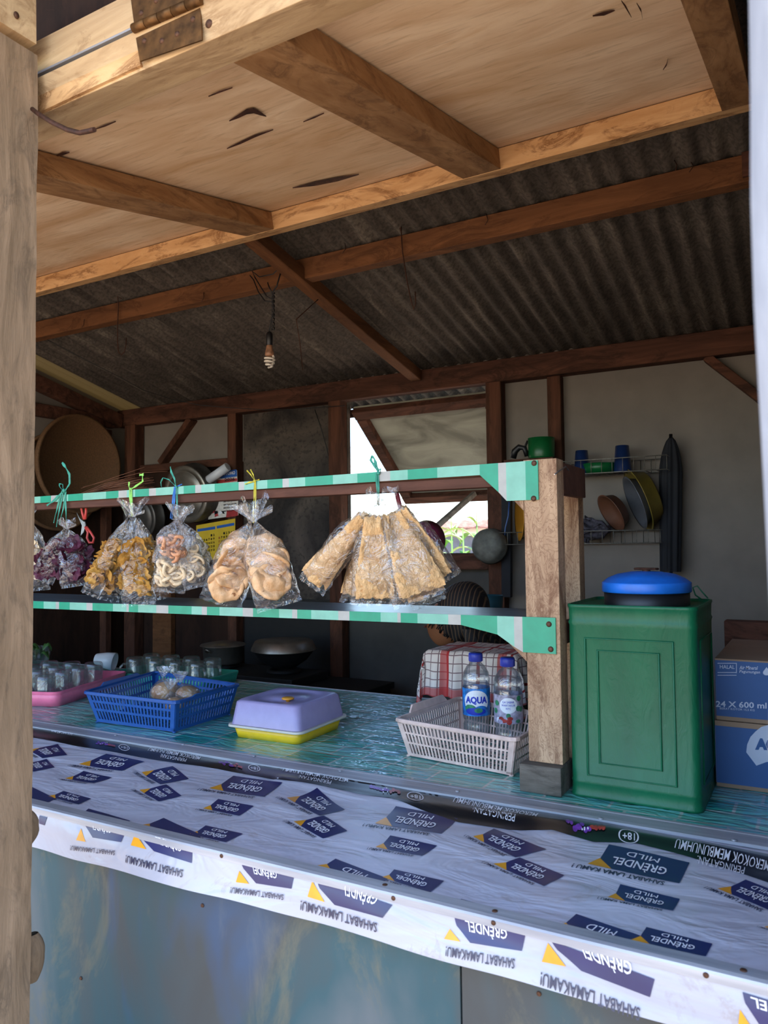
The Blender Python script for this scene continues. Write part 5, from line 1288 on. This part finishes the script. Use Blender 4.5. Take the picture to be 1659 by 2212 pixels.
hang_lid('large dull aluminium pot hanging on the back wall beside the calendar', 400, 1068, .185, 3.66, M_alum2, .09)
hang_lid('smaller dark aluminium pot hanging left of the large one', 300, 1118, .15, 3.66, M_alumdark, .07)
bm = B(); p = P(1052, 1178, 3.64)
lathe(bm, [(.001, .022), (.05, .020), (.074, .012), (.084, 0), (.089, -.05), (.093, -.055), (.088, -.045), (.080, -.01), (.001, .010)], p, 40, M=Matrix.Rotation(PI/2, 3, 'X') @ Matrix.Rotation(-.1, 3, 'X'))
tag(obj('hanging_wok', bm, plain('pitted_metal', '#6a6a62', .65, .35, .22, 22, .3)), 'pitted metal wok hanging at the right corner of the window', 'pot')
# calendar
cl = thing('wall_calendar', 'colourful 2026 wall calendar with a yellow dates sheet behind the hanging pots', 'calendar', P(480, 1100, 3.79))
YC = 3.765
def quad(bm, pts, y, mi=0, th=.0006): prism(bm, [V((P(a, b_, y).x, y, P(a, b_, y).z)) for a, b_ in pts], (0, th, 0), mi)
bm = B(); quad(bm, [(425, 1215), (508, 1200), (508, 1120), (424, 1135)], YC, 0, .001)
quad(bm, [(426, 1149), (465, 1143), (465, 1137), (426, 1143)], YC-.001, 1); quad(bm, [(468, 1142), (506, 1135), (506, 1129), (468, 1136)], YC-.001, 1)
def num(s_, x, y, w_, h_, mi): write(bm, s_, lambda u, v: V((P(x+w_*u, y-h_*v-u*w_*.12, YC-.0016).x, YC-.0016, P(x+w_*u, y-h_*v-u*w_*.12, YC-.0016).z)), mi, .03)
for bx, off_ in ((429, 5), (472, 2)):
    d = 1
    for r_ in range(5):
        for c__ in range(7):
            if r_ == 0 and c__ < off_: continue
            if d > 31: break
            x = bx+c__*5.2; num(str(d), x, 1163+r_*8-c__*.8-(bx-429)*.16, 3.4, 5, 2 if c__ == 0 else 3); d += 1
obj('dates_sheet', bm, [M_caly, M_calb, M_calr, M_band], cl)
bm = B(); quad(bm, [(450, 1122), (515, 1113), (512, 1016), (470, 1020), (452, 1060)], YC+.004, 0, .001)
quad(bm, [(478, 1034), (512, 1029), (511, 1014), (470, 1019), (468, 1030)], YC+.003, 1)
quad(bm, [(462, 1046), (512, 1039), (512, 1033), (470, 1037)], YC+.003, 2)
quad(bm, [(488, 1118), (514, 1114), (514, 1100), (490, 1103)], YC+.003, 2); quad(bm, [(490, 1078), (513, 1074), (513, 1064), (495, 1066)], YC+.003, 2)
for i in range(14): x, y = R.uniform(458, 505), R.uniform(1062, 1112); quad(bm, [(x, y+R.uniform(4, 9)), (x+R.uniform(5, 9), y+R.uniform(3, 8)), (x+R.uniform(4, 8), y), (x, y)], YC+.0035-.0001*i, R.choice((3, 4, 2, 3)), .0002)
def wr(s_, x, y, w_, h_, mi): write(bm, s_, lambda u, v: V((P(x+w_*u, y-h_*v-u*w_*.1, YC+.0022).x, YC+.0022, P(x+w_*u, y-h_*v-u*w_*.1, YC+.0022).z)), mi, .03)
wr('OTOMO', 482, 1027, 26, 7, 4); wr('2026', 485, 1040, 22, 7, 3)
for i in range(4): wr('MITRA JAYA', 483, 1086+i*7, 28, 4, 3)
obj('poster_sheet', bm, [M_calw, M_calb, M_calr, M_band, M_lwhite], cl)
bm = B(); tube(bm, [P(450, 1037, 3.70), P(492, 1008, 3.72)], .028, 20); obj('rolled_sheet', bm, M_ceramic, cl)
# palm-twig bundle on the upper shelf
bm = B(); rr_ = random.Random(3)
for i in range(60):
    a = V((at(172+rr_.uniform(0, 18), 1062, 'y', 1.86).x, 1.84+rr_.uniform(0, .03), 1.667+rr_.uniform(0, .010)))
    e = P(rr_.uniform(265, 335), rr_.uniform(1030, 1056), 1.90+rr_.uniform(-.04, .06)); e.z = max(e.z, 1.668); mid = a.lerp(e, .5)+V((0, 0, rr_.uniform(0, .012)))
    tube(bm, [a, mid, e], [.0012, .001, .0006], 4)
tube(bm, [P(175, 1055, 1.86), P(230, 1037, 1.88), P(312, 1009, 1.92)], .001, 4); tube(bm, [P(180, 1052, 1.86), P(300, 1022, 1.88), P(362, 1018, 1.92)], .0009, 4)
o = tag(obj('palm_twig_bundle', bm, M_twig), 'bundle of thin brown palm twigs lying on the upper shelf', 'twigs'); o['kind'] = 'stuff'
# scissors
sr = thing('scissors', 'scissors with red handles hanging from the upper shelf above the purple chips', 'scissors', P(178, 1140, 1.82))
YSC = 1.815
def flat(bm, pts, y, th=.003): prism(bm, [V((P(a, b_, y).x, y, P(a, b_, y).z)) for a, b_ in pts], (0, th, 0))
bm = B(); flat(bm, [(165, 1107), (172, 1120), (182, 1128), (185, 1140), (178, 1138), (172, 1124)], YSC); obj('blade', bm, M_steel, sr)
bm = B(); flat(bm, [(174, 1157), (177, 1135), (183, 1126), (185, 1134), (180, 1150)], YSC-.003); obj('blade', bm, M_steel, sr)
bm = B(); tube(bm, [P(182, 1122, YSC), P(178, 1108, YSC), P(175, 1094, YSC), P(186, 1093, YSC), P(186, 1105, YSC), P(184, 1122, YSC)], .0045, 8); obj('handle', bm, M_red, sr)
bm = B(); tube(bm, [P(184, 1138, YSC), P(190, 1150, YSC), P(188, 1162, YSC), P(193, 1172, YSC), P(201, 1172, YSC), P(203, 1162, YSC), P(196, 1150, YSC), P(187, 1138, YSC)], .004, 8); obj('handle', bm, M_red, sr)
# dish rack
YR = 3.66
dr = thing('wall_dish_rack', 'two-tier wire dish rack mounted on the back wall, right of the window', 'dish rack', P(1290, 1160, YR))
def wirebox(za, zb, x0, x1, ya, yb, n, nm):
    bm = B()
    for z in (za, zb): tube(bm, [(x0, ya, z), (x1, ya, z), (x1, yb, z), (x0, yb, z)], .0025, 6, closed=True)
    for i in range(n+1):
        x = x0+(x1-x0)*i/n
        tube(bm, [(x, ya, zb), (x, ya, za), (x, yb, za), (x, yb, zb)], .0018, 5)
    obj(nm, bm, M_wire, dr)
xa, xb = P(1075, 1150, YR).x, P(1426, 1145, YR).x
wirebox(1.478, 1.538, xa, xb, YR, YR+.16, 15, 'lower_basket')
zc = 1.812
wirebox(zc, zc+.065, P(1190, 1010, YR).x, P(1440, 985, YR).x, YR, YR+.16, 11, 'upper_basket')
for px_, lab, h_, r_ in ((1257, 'smaller upturned blue plastic cup on the dish rack', .115, .040), (1345, 'larger upturned blue plastic cup on the dish rack, nearer the folded umbrella', .125, .043)):
    p = P(px_, 1010, YR+.07); bm = B(); z = zc+.004
    lathe(bm, [(r_, 0), (r_*.98, .004), (r_*.72, h_), (r_*.6, h_+.002), (.001, h_+.002)], (p.x, YR+.07, z), 28); tag(obj('plastic_cup', bm, plain('deep_blue_cup', '#142a55', .3, 0, .1, 10, 0)), lab, 'cup')
p = P(1310, 1000, YR+.1); bm = B(); lathe(bm, [(.001, .0), (.07, 0), (.085, .045), (.083, .045), (.068, .004), (.001, .004)], (P(1296, 1000, YR+.1).x, YR+.09, zc+.006), 28); tag(obj('green_bowl', bm, M_greenmug), 'dark green bowl behind the blue cups on the dish rack', 'bowl')
# big sieves and basins standing in the lower basket
def dish(nm, label, px, py, r, m, yaw, depth=.05, y=None, pitch=0, inner=None):
    c = P(px, py, y or YR+.08); Mx = Matrix.Rotation(yaw, 3, 'Z') @ Matrix.Rotation(PI/2+pitch, 3, 'X')
    bm = B(); lathe(bm, [(.001, -depth), (r*.7, -depth), (r*.78, -depth*.9), (r*.95, -.004), (r*1.04, 0), (r*1.04, .003), (r*.94, .001), (r*.76, -depth*.82), (r*.001, -depth*.9)], c, 40, M=Mx)
    if inner: 
        for f in bm.faces:
            pass
    return tag(obj(nm, bm, m), label, 'basin')
M_greyp = plain('grey_steel_basin', '#6d7078', .4, .4, .1, 12, 0)
dish('yellow_basin', 'dull yellow plastic basin standing on edge in the dish rack', 1380, 1080, .150, M_yelstr, -1.15, .07, YR+.09, .35)
dish('steel_basin', 'grey basin with pale rim nested inside the yellow one on the dish rack', 1372, 1085, .125, M_greyp, -1.15, .06, YR+.05, .35)
dish('brown_basin', 'brown basin leaning left of the yellow one in the dish rack', 1320, 1108, .095, plain('brown_plastic', '#6a4330', .5, 0, .1, 12, 0), -.9, .05, YR+.08, .5)
dish('orange_basin', 'orange plastic basin standing on edge in the rack behind the shelf post', 1122, 1115, .12, M_orangep, -1.05, .05, YR+.06)
bm = B()
def cl_(u, v):
    b_ = 2*PI*u; p = P(1268, 1155, YR+.07); return p+V((math.cos(b_)*.11*math.sin(PI*v), math.sin(b_)*.055*math.sin(PI*v), .055-.11*v*.95+.02))+V((.02*noise.noise(V((u*7, v*9, 0))), .02*noise.noise(V((u*9, v*7, 5))), .03*noise.noise(V((u*8, v*6, 9)))))
surf(bm, 40, 20, cl_, cu=True); tag(obj('grey_cloth', bm, plain('grey_striped_cloth', '#4a4650', .9, 0, .4, 70, .3)), 'crumpled grey cloth in the left part of the dish rack', 'cloth')
# folded umbrella
um = thing('folded_umbrella', 'dark folded umbrella hanging on the back wall, right of the dish rack', 'umbrella', P(1450, 1240, 3.76))
ax_, az_ = P(1449, 940, 3.76), P(1448, 1235, 3.76)
bm = B()
def umf(u, v):
    b_ = 2*PI*u; rr = .048*pw(math.sin(PI*min(1, v*3.2)/2),.6)*(1-.15*v)*(1+.14*math.cos(8*b_)); p = ax_.lerp(az_, v); return p+V((rr*math.cos(b_), rr*math.sin(b_)*.7, 0))
surf(bm, 48, 24, umf, cu=True); obj('canopy', bm, M_navyc, um)
bm = B(); tube(bm, [ax_+V((0, 0, .005)), az_-V((0, 0, .12))], .008, 8); obj('shaft', bm, M_black, um)
# green mug and black ladle on the rack post top behind the shelf
gm = thing('green_mug', 'green plastic mug on a small wall shelf above the shelf post', 'mug', P(1170, 992, 3.70))
p = P(1170, 992, 3.70); bm = B(); lathe(bm, [(.001, 0), (.060, 0), (.064, .01), (.066, .105), (.063, .105), (.060, .01), (.001, .008)], p, 32); obj('body', bm, M_greenmug, gm)
bm = B(); tube(bm, [P(1143, 985, 3.69), P(1134, 965, 3.69), P(1140, 952, 3.69)], .006, 6); obj('handle', bm, M_black, gm)
bm = B(); box(bm, P(1100, 992, 3.7).x, P(1205, 992, 3.7).x, 3.62, 3.79, p.z-.014, p.z-.001, bev=.001); tag(obj('small_wall_shelf', bm, M_dark), 'small wooden ledge under the green mug on the back wall', 'shelf')
bm = B(); tube(bm, [P(1108, 990, 3.68), P(1112, 975, 3.68), P(1122, 966, 3.68), P(1133, 968, 3.68), P(1138, 985, 3.68)], [.016, .017, .016, .013, .011], 10); tag(obj('black_kettle_handle', bm, M_black), 'curved black handle standing beside the green mug', 'handle')
wire_thing('hanging_rope', 'thin blue rope hanging by the post right of the window', 'cord', [P(1100, 1085, 3.70), P(1098, 1115, 3.7), P(1092, 1140, 3.7), P(1088, 1175, 3.7), P(1084, 1200, 3.7)], .003, M_bluep)
bm = B(); beam(bm, P(1095, 1060, 3.74), P(1095, 1290, 3.74), .05, .03, V((0, 1, 0)), 0, .002); tag(obj('hanging_cloth_strip', bm, M_navyc), 'dark strip of cloth hanging behind the blue cord', 'cloth')
# magenta scoop behind the big bags
sc__ = thing('magenta_scoop', 'magenta plastic dipper hanging behind the large cracker bunch', 'scoop', P(900, 1150, 2.0))
bm = B(); c = P(912, 1168, 1.99); lathe(bm, [(.001, .045), (.040, .043), (.052, .03), (.060, -.03), (.058, -.03), (.048, .028), (.001, .040)], c, 36, M=Matrix.Rotation(PI/2, 3, 'X')); obj('cup', bm, M_magenta, sc__)
bm = B(); beam(bm, P(870, 1120, 1.97), P(852, 1045, 1.97), .014, .006, V((0, 1, 0))); obj('handle', bm, M_magenta, sc__)
# teal bowl
bm = B(); p = P(1052, 1300, 3.3); lathe(bm, [(.001, -.09), (.06, -.09), (.07, -.02), (.075, .03), (.072, .03), (.06, -.08), (.001, -.085)], p, 28)
t_ = tag(obj('teal_tub', bm, plain('dark_teal_plastic', '#1c4a55', .5, 0, .1, 12, 0)), 'dark teal tub on a stand behind the person', 'tub')
bm = B(); box(bm, p.x-.18, p.x+.25, 3.2, 3.6, p.z-.11, p.z-.0905, bev=.003)
for dx in (-.15, .22): 
    for yy in (3.23, 3.57): box(bm, p.x+dx-.02, p.x+dx+.02, yy-.02, yy+.02, 0, p.z-.112)
tag(obj('small_stand', bm, M_dark), 'dark small stand behind the person', 'table')
# leaves in a pot by the left
gv = thing('green_vegetables', 'green leafy vegetables in a dark spot behind the pink tray', 'vegetables', (-3.2, 2.5, CZ))
for i in range(7):
    bm = B(); c = P(66+i*5, 1405+(i % 3)*8, 2.5); a = i*1.3
    surf(bm, 8, 4, lambda u, v: c+V((math.cos(a)*.05*(u-.2), math.sin(a)*.05*(u-.2), .03*math.sin(PI*u)+.01*math.sin(v*6)))+V((-math.sin(a), math.cos(a), .3))*(.035*(v-.5)*math.sin(PI*(u*.9+.05))))
    obj('leaf', bm, plain('dark_green_leaf', '#3f6a30', .5, 0, .2, 30, 0) if i == 0 else bpy.data.materials['dark_green_leaf'], gv)
bm = B(); lathe(bm, [(.001, 0), (.07, 0), (.09, .09), (.087, .09), (.066, .005), (.001, .005)], (P(70, 1430, 2.5).x, 2.5, CZ), 28); obj('bowl', bm, M_glass, gv)

# ------------------------------------------------------------------ person behind the counter
pe = thing('person', 'person in a black striped headscarf with head bowed, behind the counter by the towel', 'person', (-1.2, 3.0, 0))
YP = 2.86
HC = P(985, 1330, YP)
def skin(name, nodes, edges, m, lvl=2, root=0):
    me = bpy.data.meshes.new(name); o0 = wloc(pe); me.from_pydata([tuple(V(n_[:3])-o0) for n_ in nodes], edges, [])
    o = bpy.data.objects.new(name, me); COL.objects.link(o); o.parent = pe
    md = o.modifiers.new('s', 'SKIN'); md.use_smooth_shade = True
    for i, n_ in enumerate(nodes):
        sv_ = me.skin_vertices[0].data[i]; sv_.radius = (n_[3], n_[4] if len(n_) > 4 else n_[3]); sv_.use_root = i == root
    sb = o.modifiers.new('b', 'SUBSURF'); sb.levels = lvl; sb.render_levels = lvl; me.materials.append(m); return o
hx_, hy_, hz_ = HC.x, HC.y, HC.z
bx_ = hx_+.20
N_ = [(bx_, hy_+.12, .52, .13, .11), (bx_-.01, hy_+.12, .68, .125, .10), (bx_-.04, hy_+.11, .84, .15, .10), (bx_-.09, hy_+.08, .98, .12, .09), (hx_+.06, hy_+.04, 1.06, .05, .05), (hx_+.02, hy_, 1.13, .05, .05),
      (bx_-.08, hy_-.06, .97, .055), (bx_-.10, hy_-.13, .78, .04), (bx_-.24, hy_-.17, .70, .033), (bx_-.36, hy_-.17, .70, .028), (bx_-.42, hy_-.17, .695, .022, .034),
      (bx_-.07, hy_+.24, .95, .055), (bx_-.09, hy_+.28, .75, .04), (bx_-.25, hy_+.20, .68, .033), (bx_-.36, hy_+.13, .69, .028), (bx_-.41, hy_+.10, .69, .022, .034),
      (bx_-.10, hy_+.02, .50, .085), (bx_-.45, hy_-.0, .50, .06), (bx_-.47, hy_-.0, .12, .04), (bx_-.58, hy_, .05, .035),
      (bx_-.10, hy_+.22, .50, .085), (bx_-.45, hy_+.24, .50, .06), (bx_-.47, hy_+.24, .12, .04), (bx_-.58, hy_+.24, .05, .035)]
Ed = [(0, 1), (1, 2), (2, 3), (3, 4), (4, 5), (3, 6), (6, 7), (7, 8), (8, 9), (9, 10), (3, 11), (11, 12), (12, 13), (13, 14), (14, 15), (0, 16), (16, 17), (17, 18), (18, 19), (0, 20), (20, 21), (21, 22), (22, 23)]
for hb_, sgn in ((10, -1), (15, 1)):
    h0 = V(N_[hb_][:3])
    for k, (dx, dy, L1) in enumerate(((-.04, -.030, .035), (-.045, -.010, .042), (-.045, .010, .040), (-.04, .028, .030), (.0, -.045*sgn*-1, .03))):
        i0 = len(N_); N_.append((h0.x+dx, h0.y+dy, h0.z, .0095)); N_.append((h0.x+dx-L1*.7, h0.y+dy*1.1, h0.z-.006, .0085)); N_.append((h0.x+dx-L1*1.1, h0.y+dy*1.1, h0.z-.028, .007)); Ed += [(hb_, i0), (i0, i0+1), (i0+1, i0+2)]
skin('body', N_, Ed, M_skin)
# head: profile facing left and down
tilt = Matrix.Rotation(.42, 3, 'Y')
def headf(u, v, grow=0, cut=False):
    b_ = 2*PI*u; e = PI*v; d = V((math.sin(e)*math.cos(b_), math.sin(e)*math.sin(b_), -math.cos(e)))
    r_ = V((.098, .074, .118)); p = V((d.x*r_.x, d.y*r_.y, d.z*r_.z))
    fx = max(0, -d.x)**3                                   # face looks towards -x
    side = math.exp(-(p.y/.018)**2)
    if p.z < -.02: p.x *= 1+.25*(p.z+.02)/.1 if d.x > 0 else 1; p.y *= 1-.28*min(1, (-p.z-.02)/.09)
    if not grow:
        p.x -= fx*side*(.026*math.exp(-((p.z+.022)/.016)**2)+.010*math.exp(-((p.z+.060)/.009)**2)+.012*math.exp(-((p.z+.098)/.014)**2)+.004*math.exp(-((p.z-.018)/.012)**2))
        ey_ = math.exp(-((abs(p.y)-.03)/.012)**2)*math.exp(-((p.z-.0)/.009)**2); p.x += fx*ey_*.010
        p.x += fx*side*.004*math.exp(-((p.z+.050)/.005)**2)
    return p+V((d.x, d.y, d.z))*grow
HC2 = P(966, 1345, YP)
hs = .86
bm = B(); surf(bm, 64, 64, lambda u, v: HC2+tilt @ (headf(u, v)*hs), cu=True); obj('head', bm, M_skin, pe)
for sg in (-1, 1):
    bm = B(); ball(bm, HC2+tilt @ V((-.072*hs, sg*.03*hs, .0)), .010, (1, 1.2, .8), 12); obj('eye', bm, M_ceramic if False else M_hair, pe)
    bm = B(); ball(bm, HC2+tilt @ V((.012, sg*.070*hs, -.012)), .024, (.6, .35, 1.1), 12); obj('ear', bm, M_skin, pe)
bm = B(); ball(bm, HC2+tilt @ V((-.093*hs, 0, -.066*hs)), .011, (.7, 1.6, .45), 10); obj('lips', bm, plain('lip_colour', '#6b3a32', .5, 0, .05, 20, 0), pe)
# hair: cap with strands, front and down the temple
bm = B(); rr_ = random.Random(5)
for i in range(260):
    a0_ = rr_.uniform(-2.6, 2.6); e0 = rr_.uniform(.1, .5); pts = []
    for j in range(9):
        e = e0+j*(.17+.03*abs(math.cos(a0_))); a = a0_+.05*math.sin(j+i)
        d = V((math.sin(e)*math.cos(a), math.sin(e)*math.sin(a), math.cos(e)))
        if d.x < -.55 and d.z < .55: break
        pts.append(HC2+tilt @ (V((d.x*.102, d.y*.080, d.z*.124))*hs*(1.03+.02*rr_.random())))
    if len(pts) > 2: tube(bm, pts, [.0048*(1-.07*j) for j in range(len(pts))], 5)
obj('hair', bm, M_hair, pe)
SC = P(1000, 1320, YP+.02)
bm = B()
def scf(u, v):
    b_ = 2*PI*u; e = .02+(PI*.74)*v; d = V((math.sin(e)*math.cos(b_), math.sin(e)*math.sin(b_), math.cos(e)))
    return SC+tilt @ V((d.x*.105, d.y*.105, d.z*.125))*(1+.035*math.sin(b_*9+v*5)*v)+V((0, 0, -.05*max(0, v-.6)))
surf(bm, 64, 30, scf, cu=True); obj('headscarf', bm, M_scarf, pe)
bm = B()
def drape(u, v):
    a = -1.7+3.6*u; p0 = SC+V((.055+.06*math.cos(a), .11*math.sin(a), -.06)); p1 = V((bx_-.06+.13*math.cos(a), hy_+.09+.21*math.sin(a), .93)); return p0.lerp(p1, v)+V((.012*math.sin(u*50), .008*math.cos(u*40), 0))*min(1, v*2)
surf(bm, 80, 20, drape); surf(bm, 80, 20, lambda u, v: drape(u, v)*1.0+V((-.003, 0, 0)), flip=True); obj('scarf_tail', bm, M_scarf, pe)
bm = B()
def shf(u, v):
    b_ = 2*PI*u; z = .50+.50*v; k = [(0, .165, .15), (.4, .15, .14), (.75, .17, .22), (.95, .14, .20), (1, .06, .07)]
    for (a, p_, q_), (c, r_, s_) in zip(k, k[1:]):
        if v <= c: t = (v-a)/(c-a); rx2, ry2 = p_+(r_-p_)*t, q_+(s_-q_)*t; break
    return V((bx_-.10*v*v+rx2*math.cos(b_), hy_+.10+ry2*math.sin(b_), z+.01*math.sin(b_*3)))
surf(bm, 40, 24, shf, cu=True); obj('shirt', bm, M_shirt, pe)
for a, b_, c in ((6, 7, 8), (11, 12, 13)):
    bm = B(); tube(bm, [V(N_[a][:3]), V(N_[b_][:3]), V(N_[b_][:3]).lerp(V(N_[c][:3]), .6)], [.078, .056, .050], 16); obj('sleeve', bm, M_shirt, pe)
for a, b_, c in ((16, 17, 18), (20, 21, 22)):
    bm = B(); tube(bm, [V((bx_, N_[a][1], .5)), V(N_[a][:3]), V(N_[b_][:3]), V(N_[b_][:3]).lerp(V(N_[c][:3]), .12), V(N_[b_][:3]).lerp(V(N_[c][:3]), .9)], [.12, .11, .085, .08, .06], 16); obj('trouser_leg', bm, M_navyc, pe)
bm = B(); lathe(bm, [(.001, .40), (.17, .40), (.175, .37), (.15, .36), (.15, 0), (.001, 0)], (bx_, hy_+.11, 0), 28); tag(obj('low_stool', bm, M_bluep), 'low stool under the seated person', 'stool')
